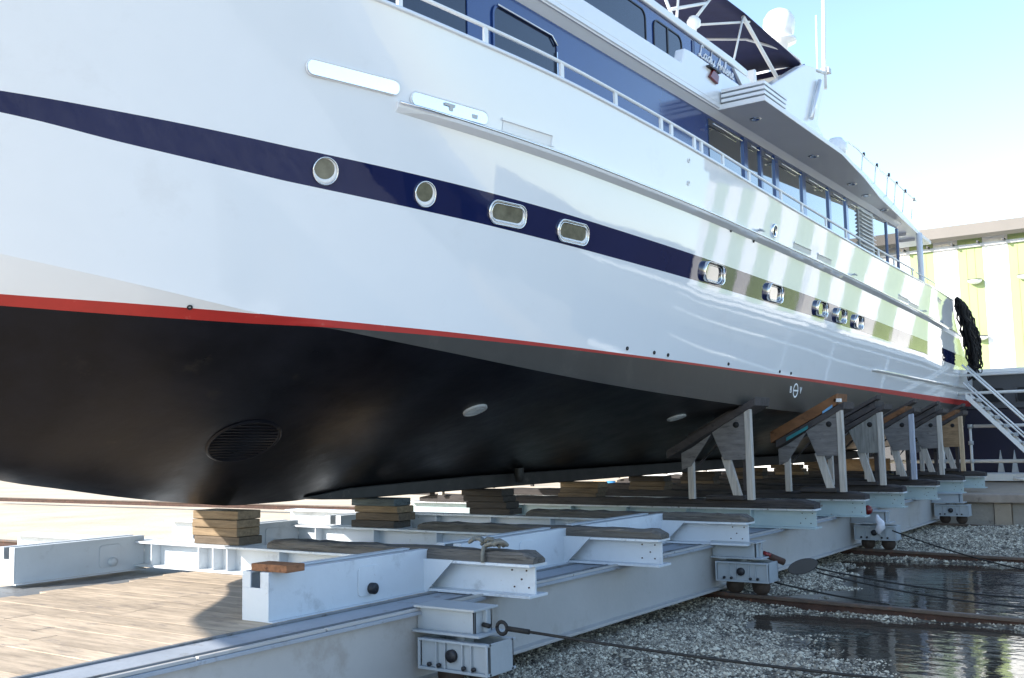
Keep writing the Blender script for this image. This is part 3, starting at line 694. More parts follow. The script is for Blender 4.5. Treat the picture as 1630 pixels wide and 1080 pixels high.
def frame_at(x, z):
    """local frame on the port hull side: t along the hull aft, u up, n outward"""
    p = hpt(x, z); t = (hpt(x + .05, z) - hpt(x - .05, z)).normalized(); n = hnor(x, z); u = n.cross(t)
    if u.z < 0: u = -u
    return p, t, u, n
def on_hull(poly, depth0, depth1, x, z, mb=None):
    """prism of a 2D outline standing on the hull side between two offsets"""
    p, t, u, n = frame_at(x, z); mb = mb or MB(); k = len(poly)
    a = [p + t * q[0] + u * q[1] + n * depth0 for q in poly]; b = [p + t * q[0] + u * q[1] + n * depth1 for q in poly]
    return mb.add(a + b, [list(range(k))[::-1], list(range(k, 2 * k))] + [(i, (i + 1) % k, k + (i + 1) % k, k + i) for i in range(k)])
def ring_on_hull(po, pi, d0, d1, x, z):
    p, t, u, n = frame_at(x, z); mb = MB(); k = len(po)
    L_ = []
    for poly, d in ((po, d0), (po, d1 * .8), ([((a[0] * .6 + b[0] * .4), (a[1] * .6 + b[1] * .4)) for a, b in zip(po, pi)], d1), (pi, d1 * .8), (pi, d0)):
        L_.append([p + t * q_[0] + u * q_[1] + n * d for q_ in poly])
    vs = [v for l in L_ for v in l]
    return mb.add(vs, [(l * k + i, l * k + (i + 1) % k, (l + 1) * k + (i + 1) % k, (l + 1) * k + i) for l in range(4) for i in range(k)], True)
# portholes
ports = [(5.977, 4.55, .117, .117), (6.956, 4.501, .117, .117), (7.97, 4.467, .26, .117), (8.985, 4.434, .27, .117), (12.18, 4.394, .305, .128), (14.36, 4.371, .30, .128), (16.55, 4.353, .27, .123), (17.67, 4.342, .27, .123), (18.82, 4.334, .27, .123)]
for i, (x, z, a, b) in enumerate(ports):
    lim = .115 if i < 2 else .105
    po = rrect(-a, a, -b, b, lim, 6); pi = rrect(-a + .012, a - .012, -b + .012, b - .012, lim - .012, 6)
    d = .022 if i < 4 else .06
    r_ = ring_on_hull(po, pi, 0.0, d, x, z).build('porthole', M['chrome'], yt)
    on_hull(pi, .0, .006, x, z).build('pane', M['port_glass'] if i < 4 else M['dark_glass'], r_)
    if i < 4:
        ps = [(q_[0] * .88 - .010, q_[1] * .80 + .016) for q_ in pi]
        ring_on_hull(pi, ps, .005, .012, x, z).build('inner_sleeve', M['soffit_white'], r_)
    if i >= 2:
        pi2 = rrect(-a + .030, a - .030, -b + .028, b - .028, lim - .026, 6)
        pi3 = rrect(-a + .040, a - .040, -b + .038, b - .038, lim - .036, 6)
        ring_on_hull(pi2, pi3, .006, .02, x, z).build('inner_rim', M['chrome'], r_)
# mirror plates tilted skyward to imitate sunlit freeing-port openings; recess
for (xa, xb2, z) in ((5.65, 6.51, 5.32), (6.66, 7.53, 5.276)):
    xm = (xa + xb2) / 2; L2 = (xb2 - xa) / 2 * 1.03
    po = rrect(-L2, L2, -.058, .058, .055, 6); k = len(po); p, t, u, n = frame_at(xm, z)
    fr = [p + t * q[0] + u * q[1] + n * (.006 + .022 * (.5 - q[1] / .116)) for q in po]; bk = [p + t * q[0] + u * q[1] for q in po]
    o = MB().add(bk + fr, [list(range(k))[::-1], list(range(k, 2 * k))] + [(i, (i + 1) % k, k + (i + 1) % k, k + i) for i in range(k)]).build('freeing_port_mirror', M['mirror_plate'], yt)
    ring_on_hull(rrect(-L2 - .012, L2 + .012, -.07, .07, .067, 6), po, 0, .012, xm, z).build('rim', M['hull_white'], o)
for dx, dz, w2, h2 in ((-.04, .02, .06, .012), (-.02, -.01, .02, .02), (.27, -.02, .03, .018)):
    on_hull([(dx - w2, dz - h2), (dx + w2, dz - h2), (dx + w2, dz + h2), (dx - w2, dz + h2)], .016, .026, 7.11, 5.284).build('hinge_fitting', M['louver_gray'], yt)
o = on_hull([(-.36, -.055), (.36, -.055), (.36, .05), (-.36, .05)], .001, .004, 8.11, 5.266).build('fairlead_pocket', M['soffit_white'], yt)
on_hull([(-.38, .045), (.39, .045), (.39, .068), (-.38, .068)], .001, .02, 8.11, 5.266).build('lip', M['hull_white'], o)
on_hull([(.345, -.055), (.39, -.055), (.39, .045), (.345, .045)], .001, .02, 8.11, 5.266).build('lip', M['hull_white'], o)
for xa, xb2, z in ((14.96, 15.78, 5.157), (16.1, 16.84, 5.147), (21.75, 22.72, 5.109), (22.8, 23.77, 5.076), (27.2, 27.8, 5.52)):
    xm = (xa + xb2) / 2; L2 = (xb2 - xa) / 2
    o = on_hull(rrect(-L2, L2, -.045, .045, .02, 2), .001, .004, xm, z).build('scupper', M['louver_gray'], yt)
    on_hull([(-L2, .03), (L2, .03), (L2, .05), (-L2, .05)], .002, .02, xm, z).build('lip', M['hull_white'], o)
ring_on_hull(rrect(-.09, .09, -.10, .10, .08, 6), rrect(-.055, .055, -.065, .065, .05, 6), 0, .03, 14.1, 5.229).build('hawse_ring', M['chrome'], yt)
on_hull(rrect(-.055, .055, -.065, .065, .05, 4), .001, .005, 14.1, 5.229).build('hawse_hole', M['dark_open'], yt)
for x, z in ((13.54, 5.15), (18.18, 5.11), (24.4, 5.07), (27.9, 5.04)):
    p_, t_, u_, n_ = frame_at(x, z)
    MB().tube([p_ - t_ * .09 + n_ * .05, p_ + n_ * .06, p_ + t_ * .09 + n_ * .05], .014, 6).tube([p_, p_ + n_ * .06], .015, 6).build('cleat', M['louver_gray'], yt)
for x, z in ((5.165, 3.405), (10.26, 3.325), (10.87, 3.312), (11.21, 3.303), (13.0, 3.285), (14.97, 3.272), (15.47, 3.267), (12.6, 5.0), (13.4, 4.98)):
    ring_on_hull(rrect(-.022, .022, -.022, .022, .0219, 3), rrect(-.012, .012, -.012, .012, .0119, 3), 0, .014, x, z).build('drain_outlet', M['rubber'], yt)
for x, z in ((11.2, 5.62), (11.25, 5.36)):
    ring_on_hull(rrect(-.03, .03, -.03, .03, .0299, 3), rrect(-.018, .018, -.018, .018, .0179, 3), 0, .012, x, z).build('deck_drain', M['gel_white'], yt)
# rub rail (follows the knuckle) and lower aft strake
def hull_rail(name, x0, x1, zf, h, d, m, step=.3):
    mb = MB(); vs = []; k = 5; n = int((x1 - x0) / step)
    for i in range(n + 1):
        x = x0 + (x1 - x0) * i / n; p, t, u, nn = frame_at(x, zf(x)); dd = d * min(1, .35 + i / 3)
        for a, b in ((-h * 1.5, 0), (-h * .45, dd), (h * .1, dd * 1.08), (h * .5, dd), (h * .62, 0)): vs.append(p + u * a + nn * b)
    fs = [(i * k + j, i * k + j + 1, (i + 1) * k + j + 1, (i + 1) * k + j) for i in range(n) for j in range(k - 1)]
    fs += [tuple(range(k))[::-1], tuple(n * k + j for j in range(k))]
    return mb.add(vs, fs).build(name, m, yt)
hull_rail('rub_rail', 6.52, 32.2, lambda x: zn_(x) - .01, .045, .085, M['hull_white'])
mb = MB(); mb.tube([frame_at(6.52 + i * .3, zn_(6.52 + i * .3) + .008)[0] + frame_at(6.52 + i * .3, zn_(6.52 + i * .3) + .008)[3] * (.088 if i else .05) for i in range(82)], .012, 6)
mb.build('rub_rail_capping', M['chrome'], yt)
hull_rail('lower_strake', 20.2, 31.6, lambda x: 3.555, .03, .06, M['hull_white'])
# load line mark: ring, bar and the letters B V
o = ring_on_hull(rrect(-.115, .115, -.115, .115, .1149, 8), rrect(-.09, .09, -.09, .09, .0899, 8), .001, .004, 15.78, 3.013).build('load_line_mark', M['lettering'], yt)
on_hull([(-.115, -.012), (.115, -.012), (.115, .012), (-.115, .012)], .002, .006, 15.78, 3.013).build('mark_bar', M['lettering'], o)
def text_part(txt, size, mtx, name, m, parent, shear=0.0, space=1.0, extrude=.003):
    c = bpy.data.curves.new(name, 'FONT'); c.body = txt; c.size = size; c.extrude = extrude; c.align_x = 'CENTER'; c.align_y = 'CENTER'; c.shear = shear; c.space_character = space
    c.resolution_u = 3
    ob = bpy.data.objects.new(name, c); COL.objects.link(ob)
    dg = bpy.context.evaluated_depsgraph_get(); me = bpy.data.meshes.new_from_object(ob.evaluated_get(dg))
    bpy.data.objects.remove(ob); bpy.data.curves.remove(c)
    me.transform(mtx); me.materials.clear(); me.materials.append(m)
    o = bpy.data.objects.new(name, me); COL.objects.link(o); o.parent = parent; o.matrix_parent_inverse = Matrix.Translation(-wloc(parent))
    return o
def hull_mtx(x, z, off):
    p, t, u, n = frame_at(x, z)
    return Matrix(((t.x, u.x, n.x, p.x + n.x * off), (t.y, u.y, n.y, p.y + n.y * off), (t.z, u.z, n.z, p.z + n.z * off), (0, 0, 0, 1)))
text_part('B', .15, hull_mtx(15.55, 3.018, .004), 'mark_letter', M['lettering'], o)
text_part('V', .15, hull_mtx(16.01, 3.018, .004), 'mark_letter', M['lettering'], o)
# underwater fittings on the bottom
def bottom_frame(x, z):
    p = hpt(x, z); e = .03
    t = (hpt(x + e, z) - hpt(x - e, z)).normalized(); d = (hpt(x, z + e) - hpt(x, z - e)).normalized()
    n = t.cross(d).normalized()
    if n.z > 0: n = -n
    return p, t, d, n
def disc(name, x, z, r_, m, d0, d1, parent=None, n=24, holes=False):
    p, t, d, nn = bottom_frame(x, z); d = nn.cross(t); mb = MB()
    vs = [p + (t * math.cos(6.2832 * k / n) + d * math.sin(6.2832 * k / n)) * r_ * s + nn * h for s, h in ((1, d0), (1, d1), (.86, d1 + .006), (.80, d1)) for k in range(n)]
    vs.append(p + nn * d1)
    fs = [(l * n + k, l * n + (k + 1) % n, (l + 1) * n + (k + 1) % n, (l + 1) * n + k) for l in range(3) for k in range(n)] + [(3 * n + k, 3 * n + (k + 1) % n, 4 * n) for k in range(n)]
    o = mb.add(vs, fs).build(name, m, parent or yt)
    return o
for i, (x, z) in enumerate(((8.767, 2.652), (12.9, 2.597))):
    o = disc('grounding_plate', x, z, .135, M['louver_gray'], 0, .02)
    p, t, d, nn = bottom_frame(x, z); d = nn.cross(t)
    for k in range(5):
        c = -.07 + .035 * k; hl = math.sqrt(.105 ** 2 - c * c)
        a = p + d * c + nn * .021
        MB().tube([a - t * hl, a + t * hl], .007, 5).build('slot_bar', M['steel_truck'], o)
# thruster tunnel with grille bars
tx, tzz = 6.545, 2.357
p, t, d, nn = bottom_frame(tx, tzz); d = nn.cross(t); n = 28; mb = MB()
vs = [p + (t * math.cos(6.2832 * k / n) * s * .34 + d * math.sin(6.2832 * k / n) * s * .36) + nn * h for s, h in ((1.05, .0), (1.0, .012), (.95, .012), (.93, .003)) for k in range(n)]
vs.append(p + nn * .004)
th = mb.add(vs, [(l * n + k, l * n + (k + 1) % n, (l + 1) * n + (k + 1) % n, (l + 1) * n + k) for l in range(3) for k in range(n)] + [(3 * n + k, 3 * n + (k + 1) % n, 4 * n) for k in range(n)], True).build('thruster_tunnel', M['antifoul'], yt)
for k in range(12):
    c = -.275 + .05 * k; hl = .31 * math.sqrt(max(0, 1 - (c / .34) ** 2)); a = p + d * c + nn * .006
    MB().tube([a - t * hl, a + t * hl], .005, 5).build('grille_bar', M['antifoul'], th)
# sonar stub near the keel
MB().lathe([(.002, -.16), (.05, -.15), (.07, -.05), (.07, .05)], (12.3, 8.45, 1.88), 'z', 12).build('transducer', M['keel_black'], yt)

# ---- deckhouse
def mir(y): return 2 * YC - y
HY = 6.30
MB().prism([(5.6, 4.9), (25.4, 4.7), (25.4, 7.27), (6.4, 7.27)], 'y', HY, mir(HY)).build('deckhouse', M['house_navy'], yt)
def window(x0, x1, z0, z1, y, r_, gl, fr, name='window', parent=None, fd=.02, fw=.03):
    po = rrect(x0 - fw, x1 + fw, z0 - fw, z1 + fw, r_ + fw, 5); pi = rrect(x0, x1, z0, z1, r_, 5); k = len(po); mb = MB()
    L_ = [[(a[0], y, a[1]) for a in po], [(a[0], y - fd, a[1]) for a in po], [(a[0], y - fd, a[1]) for a in pi], [(a[0], y, a[1]) for a in pi]]
    f = mb.add([v for l in L_ for v in l], [(l * k + i, l * k + (i + 1) % k, (l + 1) * k + (i + 1) % k, (l + 1) * k + i) for l in range(3) for i in range(k)]).build(name, fr, parent or yt)
    g = MB().prism(pi, 'y', y, y - .006).build('pane', gl, f)
    return f
window(8.85, 10.12, 5.55, 7.06, HY, .12, M['navy_glass'], M['house_navy'])
window(6.9, 8.36, 5.55, 7.06, HY, .12, M['navy_glass'], M['house_navy'])
MB().box(10.10, 10.115, HY - .035, HY - .02, 5.6, 6.9).tube([(8.9, HY - .03, 7.07), (10.0, HY - .03, 7.07), (10.11, HY - .03, 6.98)], .012, 6).build('window_track', M['chrome'], yt)
# saloon window band aft
edges = [(14.50, 15.76), (16.02, 16.50), (16.66, 17.16), (17.44, 18.56), (18.86, 20.10), (20.32, 21.22), (21.46, 22.15), (23.3, 24.35), (24.45, 25.30)]
for a, b in edges: MB().box(a, b, HY - .012, HY - .002, 5.2, 7.20).build('saloon_window', M['dark_glass'], yt)
for a, b in ((15.76, 16.02), (16.50, 16.66), (17.16, 17.44), (18.56, 18.86), (20.10, 20.32), (21.22, 21.46), (25.30, 25.41), (24.35, 24.45)):
    c = (a + b) / 2; w2 = (b - a) / 2
    MB().prism([(c - w2, HY - .003), (c - w2 * .6, HY - .045), (c + w2 * .6, HY - .045), (c + w2, HY - .003)], 'z', 5.2, 7.21).build('mullion', M['house_navy'], yt, .01)
for k in range(len(edges)):
    a, b = edges[k]
    if a < 22.2: MB().tube([(a + .06, HY - .06, 7.12), (b - .06, HY - .06, 7.12)], .011, 6).build('blind_rail', M['chrome'], yt)
lv = MB().box(22.17, 23.28, HY - .03, HY - .004, 5.6, 7.2).build('vent_louver', M['louver_gray'], yt)
for k in range(15):
    z = 5.9 + k * .085
    MB().prism([(HY - .09, z), (HY - .03, z + .05), (HY - .03, z + .06), (HY - .09, z + .012)], 'x', 22.22, 23.24).build('louver_blade', M['white_paint'], lv)
# brow: chamfer and upper bulwark, port and starboard
for s in (0, 1):
    f = (lambda y: y) if s == 0 else mir
    MB().prism([(f(HY - .002), 7.262), (f(6.14), 7.365), (f(6.14), 7.42), (f(6.5), 7.42), (f(6.5), 7.262)], 'x', 4.9, 25.41).build('brow', M['gel_white'], yt)
    MB().prism([(4.9, 7.42), (14.7, 7.42), (15.46, 7.60), (15.46, 7.97), (13.62, 7.97), (13.42, 7.95), (13.30, 7.70), (4.9, 7.62)], 'y', f(6.145), f(6.30)).build('upper_bulwark', M['gel_white'], yt, .02)
# overhanging upper deck
pl = [(5.2, 6.16), (14.62, 6.16), (14.62, 5.42), (18.4, 5.43), (20.5, 5.62), (22.3, 5.84), (26.9, 6.19), (28.8, 6.27)]
MB().prism(pl + [(a, mir(b)) for a, b in pl[::-1]], 'z', 7.335, 7.42).build('upper_deck', M['soffit_white'], yt, .01)
for s in (0, 1):
    f = (lambda y: y) if s == 0 else mir
    for k in range(3):
        z = 7.445 + k * .078
        MB().prism([(14.62, f(6.12)), (14.62, f(5.42)), (15.55 + k * .04, f(5.424)), (15.35, f(5.9)), (15.2, f(6.12))], 'z', z, z + .052).build('fin_slab', M['gel_white'], yt, .006)
    MB().prism([(14.75, f(6.12)), (14.75, f(5.52)), (15.4, f(5.52)), (15.3, f(6.12))], 'z', 7.42, 7.66).build('fin_core', M['rubber'], yt)
    # fairing rising from the overhang towards the flying bridge
    ed = [(15.3, 5.45), (18.4, 5.46), (20.5, 5.65), (22.3, 5.87), (26.9, 6.22), (28.4, 6.30)]
    top = [(15.6, 6.05, 7.80), (18.4, 6.1, 8.02), (20.5, 6.15, 8.05), (22.3, 6.2, 8.02), (26.6, 6.45, 7.86), (28.2, 6.5, 7.72)]
    vs = [(a, f(b), 7.43) for a, b in ed] + [(a, f(b), c) for a, b, c in top] + [(a, f(b + .2), c) for a, b, c in top]
    n = 6; MB().add(vs, [(r_ * n + i, r_ * n + i + 1, (r_ + 1) * n + i + 1, (r_ + 1) * n + i) for r_ in (0, 1) for i in range(n - 1)] + [(0, n, 2 * n), ], True).build('flybridge_coaming', M['gel_white'], yt)
for x, y_ in ((15.4, 5.88), (18.16, 5.88), (20.7, 5.95), (21.9, 6.02), (23.6, 6.1)):
    MB().lathe([(.002, .0), (.05, 0), (.062, -.014), (.09, -.012), (.095, .0)], (x, y_, 7.334), 'z', 16).build('downlight', M['chrome'], yt)
# aft deck post and roof beams
MB().tube([(27.0, 6.16, 4.9), (27.0, 6.16, 7.34)], .075, 12).build('aft_deck_post', M['gel_white'], yt)
MB().tube([(27.0, mir(6.16), 4.9), (27.0, mir(6.16), 7.34)], .075, 12).build('aft_deck_post', M['gel_white'], yt)
for x in (25.8, 26.7, 27.6): MB().box(x, x + .08, 6.4, mir(6.4), 7.27, 7.334).build('roof_batten', M['soffit_white'], yt)
# upper house
UY = 6.9
MB().prism([(8.6, 7.42), (17.9, 7.42), (17.3, 8.90), (9.6, 8.90)], 'y', UY, mir(UY)).build('upper_house', M['house_navy'], yt)
window(11.5, 13.66, 7.9, 8.78, UY, .12, M['navy_glass'], M['rubber'], fw=.022)
w2 = window(13.96, 14.92, 7.98, 8.76, UY, .12, M['navy_glass'], M['rubber'], fw=.022)
MB().box(14.40, 14.44, UY - .02, UY - .006, 7.98, 8.76).build('window_bar', M['rubber'], w2)
MB().box(15.34, 15.42, UY - .012, UY, 7.9, 8.86).build('seam_strip', M['stripe_navy'], yt)
pl = [(9.0, UY - .05), (17.0, UY - .05), (17.75, UY - .02), (17.9, UY + .3)]
MB().prism(pl + [(a, mir(b)) for a, b in pl[::-1]], 'z', 8.905, 9.05).build('house_roof', M['gel_white'], yt, .03)
MB().prism([(17.0, 8.87), (17.75, 8.87), (18.1, 8.38), (18.0, 8.30), (17.75, 8.42)], 'y', UY - .05, UY + .1).build('roof_return', M['gel_white'], yt, .01)
MB().tube([(17.3, UY - .03, 8.6), (17.75, UY - .03, 8.42)], .035, 8).build('tail_lamp', M['rubber'], yt)
# the yacht's name in brushed script: strokes swept as thin tubes
def script(txt, x0, z0, h, y, parent):
    G = {'L': [[(.75, .85), (.6, 1), (.42, .9), (.4, .6), (.3, .15), (.1, .02), (.02, .12), (.15, .2), (.5, .04), (.85, .05), (1.0, .18)]],
         'a': [[(.5, .42), (.3, .5), (.08, .3), (.1, .06), (.3, .04), (.5, .3), (.55, .45), (.5, .1), (.6, .02), (.75, .15)]],
         'd': [[(.5, .42), (.3, .5), (.08, .3), (.1, .06), (.3, .04), (.5, .3), (.7, .98), (.55, .1), (.65, .02), (.8, .15)]],
         'y': [[(.05, .45), (.12, .12), (.3, .05), (.5, .2), (.6, .48), (.48, .0), (.3, -.4), (.1, -.4), (.2, -.15), (.7, .12)]],
         'A': [[(.02, .05), (.15, .02), (.4, .5), (.65, 1.0), (.7, .5), (.75, .0)], [(.2, .38), (.5, .42), (.9, .36)]],
         'r': [[(.05, .1), (.18, .5), (.3, .42), (.42, .42), (.38, .1), (.5, .02), (.6, .12)]],
         'l': [[(.05, .12), (.3, .6), (.35, .98), (.22, .95), (.18, .4), (.25, .02), (.42, .12)]],
         'e': [[(.05, .2), (.3, .25), (.35, .42), (.22, .5), (.1, .3), (.15, .05), (.3, .02), (.5, .15)]],
         'n': [[(.05, .45), (.1, .02), (.2, .35), (.35, .48), (.42, .35), (.42, .05), (.52, .02), (.62, .14)]]}
    W = {'L': .85, 'a': .66, 'd': .68, 'y': .66, 'A': .85, 'r': .52, 'l': .38, 'e': .44, 'n': .6, ' ': .22}
    x = x0
    for ch in txt:
        if ch in G:
            mb = MB()
            for st in G[ch]: mb.tube([(x + (a * .95 + b * .22) * h, y, z0 + b * h) for a, b in st], .062 * h, 6)
            mb.build('letter', M['lettering'], parent)
        x += W[ch] * h
sp = MB().box(15.44, 17.15, UY - .008, UY, 8.36, 8.89).build('name_board', M['house_navy'], yt)
script('Lady Arlene', 15.56, 8.66, .235, UY - .016, sp)
# nav light
o = MB().prism([(14.2, 7.74), (14.5, 7.70), (14.55, 7.84), (14.36, 7.90)], 'y', 6.10, 6.145).build('nav_light', M['lens_red'], yt, .01)
MB().box(14.16, 14.58, 6.08, 6.145, 7.885, 7.91).build('shade', M['rubber'], o)
# side deck rail with stanchions
rail_pts = [(warp(x, zs_(x)), YC - B(x, zs_(x)) + .06, zs_(x) + .22) for x in [5.0 + .4 * i for i in range(47)]]
MB().tube(rail_pts, .020, 8).build('side_rail', M['white_paint'], yt)
rail2 = [(warp(x, zs_(x)), YC - B(x, zs_(x)) + .06, zs_(x) + .19) for x in [23.6 + .4 * i for i in range(15)]]
MB().tube(rail2, .012, 6).build('aft_rail', M['white_paint'], yt)
for x in (6.45, 7.48, 8.6, 9.6, 10.6, 10.85, 11.45, 11.65, 12.3, 13.2, 14.45, 15.4, 16.6, 17.8, 20.1, 21.4, 23.2):
    p = Vector((warp(x, zs_(x)), YC - B(x, zs_(x)) + .06, zs_(x)))
    MB().box(p.x - .03, p.x + .03, p.y - .012, p.y + .012, p.z, p.z + .21).build('stanchion', M['white_paint'], yt)
# flying bridge rail with small brackets
for x, y_, z in ((22.6, 6.2, 8.42), (23.8, 6.25, 8.44), (24.8, 6.25, 8.42), (25.6, 6.28, 8.38), (26.4, 6.28, 8.34), (27.4, 6.32, 8.32)):
    MB().box(x - .03, x + .03, y_ - .02, y_ + .02, z - .05, z + .03).build('rail_bracket', M['rubber'], yt)
    MB().tube([(x, y_ + .03, z), (x, y_ + .1, 7.8)], .012, 6).build('rail_stanchion', M['white_paint'], yt)
MB().tube([(20.9, 6.2, 8.28), (21.5, 6.2, 8.42), (22.2, 6.2, 8.42), (22.6, 6.2, 8.36), (27.6, 6.32, 8.30)], .018, 6).build('flybridge_rail', M['steel_tube'], yt)
MB().lathe([(.002, .26), (.12, .23), (.2, .12), (.22, 0), (.18, -.12), (.12, -.18), (.10, -.3)], (20.8, 6.25, 8.12), 'z', 18).build('life_pod', M['gel_white'], yt)
# radar arch
for s in (0, 1):
    f = (lambda y: y) if s == 0 else mir
    MB().prism([(18.9, 9.02), (19.4, 9.22), (21.9, 10.46), (23.3, 10.74), (23.25, 10.3), (22.6, 9.3), (23.4, 8.9), (23.2, 7.9), (20.0, 7.9)], 'y', f(7.18), f(7.42)).build('arch_leg', M['gel_white'], yt, .03)
MB().box(22.35, 23.2, 7.42, mir(7.42), 10.28, 10.52).build('arch_beam', M['gel_white'], yt, .04)
MB().box(19.2, 19.3, 7.3, mir(7.3), 9.0, 9.6).build('seat_back', M['gel_white'], yt, .03)
MB().tube([(22.0, 7.12, 9.25), (22.7, 7.12, 10.3)], .05, 8).build('arch_brace', M['steel_tube'], yt)
MB().lathe([(.002, .42), (.14, .40), (.28, .32), (.38, .16), (.40, 0), (.36, -.22), (.30, -.34), (.28, -.36)], (24.5, 8.63, 12.58), 'z', 24).build('satellite_dome', M['gel_white'], yt)
MB().lathe([(.24, -.36), (.40, -.38), (.40, -.46), (.2, -.50), (.16, -.9), (.16, -1.3)], (24.5, 8.63, 12.58), 'z', 20).build('dome_base', M['gel_white'], yt)
MB().box(23.0, 24.8, 8.3, 9.0, 11.2, 11.32).box(23.0, 23.3, 8.4, 8.9, 10.4, 11.2).build('dome_bracket', M['gel_white'], yt, .02)
MB().tube([(23.32, 7.2, 10.3), (23.38, 7.2, 11.2), (23.9, 7.2, 15.5)], .05, 8, radii=[.06, .05, .03]).build('whip_antenna', M['gel_white'], yt)
MB().tube([(23.0, 7.25, 10.6), (23.1, 7.25, 12.0)], .022, 6).build('whip_antenna', M['gel_white'], yt)
MB().tube([(22.7, 7.2, 10.55), (23.4, 7.2, 10.68)], .04, 8).box(23.35, 23.55, 7.1, 7.3, 10.7, 10.82).build('antenna_mount', M['louver_gray'], yt)
# bimini
bm_ = MB(); cols = 9; xs_ = [15.2, 16.0, 16.8, 17.5, 18.3, 19.3, 20.6, 21.8, 22.9]
def bz(x): return {15.2: 10.55, 16.0: 10.62, 16.8: 10.70, 17.5: 10.78, 18.3: 10.84, 19.3: 10.88, 20.6: 10.86, 21.8: 10.85, 22.9: 10.80}[x]
vs = []
for x in xs_:
    for j in range(cols):
        t = j / (cols - 1); y_ = 7.5 + 2.5 * t
        drop = .16 * (abs(2 * t - 1) ** 3) + (.03 * math.sin(x * 3.1) * math.sin(t * 3.14) if x not in (15.2, 22.9) else 0)
        vs.append((x, y_, bz(x) + .12 - drop))
for off in (0, .025):
    pass
n = cols; fs = [(i * n + j, i * n + j + 1, (i + 1) * n + j + 1, (i + 1) * n + j) for i in range(len(xs_) - 1) for j in range(n - 1)]
bo = bm_.add(vs, fs, True).build('bimini_canopy', M['canvas_navy'], yt)
sl = bo.modifiers.new('thick', 'SOLIDIFY'); sl.thickness = .02
# aft flap
MB().prism([(22.88, 10.84), (23.0, 10.62), (22.97, 10.60), (22.85, 10.80)], 'y', 7.5, 10.0).build('flap', M['canvas_navy'], bo)
tb = [([(19.37, 7.56, 10.79), (21.51, 7.56, 9.9)], .045), ([(19.37, 7.56, 10.79), (18.5, 7.56, 9.2)], .022), ([(17.6, 7.8, 10.1), (19.7, 7.56, 10.80)], .024),
      ([(19.6, 9.2, 10.80), (20.6, 8.0, 10.82), (22.0, 7.6, 10.90), (22.55, 7.52, 10.84), (22.95, 7.5, 10.55)], .028),
      ([(16.08, 7.6, 9.83), (17.66, 7.6, 10.5)], .03), ([(16.2, 7.6, 9.2), (16.5, 7.6, 10.6)], .024), ([(15.4, 7.6, 10.4), (16.7, 7.6, 9.2)], .03), ([(16.92, 7.6, 9.85), (17.9, 7.6, 10.7)], .03),
      ([(15.6, 7.6, 10.0), (17.6, 7.6, 10.55)], .02)]
for pts, r_ in tb: MB().tube(pts, r_, 8).build('bimini_tube', M['white_paint'], bo)
o = MB().lathe([(.002, .12), (.08, .10), (.13, .02), (.12, -.08), (.05, -.13), (.04, -.8)], (16.92, 7.55, 9.86), 'z', 16).build('searchlight', M['gel_white'], yt)
MB().lathe([(.002, .05), (.05, .04), (.05, -.04), (.002, -.05)], (18.62, 7.56, 9.42), 'z', 10).build('tube_joint', M['white_paint'], bo)

YM = Matrix.Translation((0, 0, -.276)) @ Matrix.Scale(1.12, 4)
done = set()
def bake(o):
    for ch in o.children:
        if ch.data and ch.data.name not in done: done.add(ch.data.name); ch.data.transform(YM)
        bake(ch)
bpy.context.view_layer.update()
bake(yt)

# ================================================================== ROPE NET at the stern corner
rn = thing('rope_net', (33.6, 6.45, 6.3), 'black rope netting bundle hanging over the yacht stern corner', 'rope net')
q = random.Random(9)
core = [(29.25, 5.82, 5.88), (29.55, 5.80, 5.70), (29.95, 5.74, 5.2), (30.35, 5.73, 4.7), (30.55, 5.74, 4.2), (30.4, 5.76, 3.95)]
MB().tube(core, .1, 10, radii=[.04, .07, .11, .13, .12, .06]).build('net_bundle', M['rope_black'], rn)
def cpt(t):
    t = min(.9999, max(0, t)) * 5; j = int(t); return Vector(core[j]).lerp(Vector(core[j + 1]), t - j)
for k in range(44):
    a = q.uniform(-.42, .42); b = q.uniform(-.15, .15); pts = []; ln = q.uniform(.7, 1.0); f1, f2 = q.uniform(1.2, 2.4), q.uniform(0, 6)
    for i in range(14):
        t = i / 13 * ln; wd = math.sin(min(1, t * 1.1 + .05) * 2.5) ** .8
        pts.append(cpt(t) + Vector((a * wd + .05 * math.sin(i * f1 + f2), b * wd - .03 + .035 * math.sin(i * f1 * 1.3 + f2), .04 * math.sin(i * 2 + f2))))
    MB().tube(pts, q.uniform(.016, .028), 5).build('strand', M['rope_black'], rn)
for k in range(7):
    c = Vector((30.5 + .05 * (k % 3), 5.585 - .012 * (k % 2), 5.0 - .16 * k)); pts = [c + Vector((.05 * math.sin(a), .055 * math.cos(a), .12 * math.sin(a + .5))) for a in [i * .7 for i in range(10)]]
    MB().tube(pts, .016, 5).build('loop', M['rope_black'], rn)
for k in range(6):
    c = Vector((30.3, 5.62 + .045 * k, 3.90 - .03 * (k % 3))); pts = [c + Vector((.04 * math.cos(a), .03 * math.cos(a), .12 * math.sin(a))) for a in [i * .7 for i in range(10)]]
    MB().tube(pts, .018, 5).build('loop', M['rope_black'], rn)

bpy.context.view_layer.update(); bake(rn)

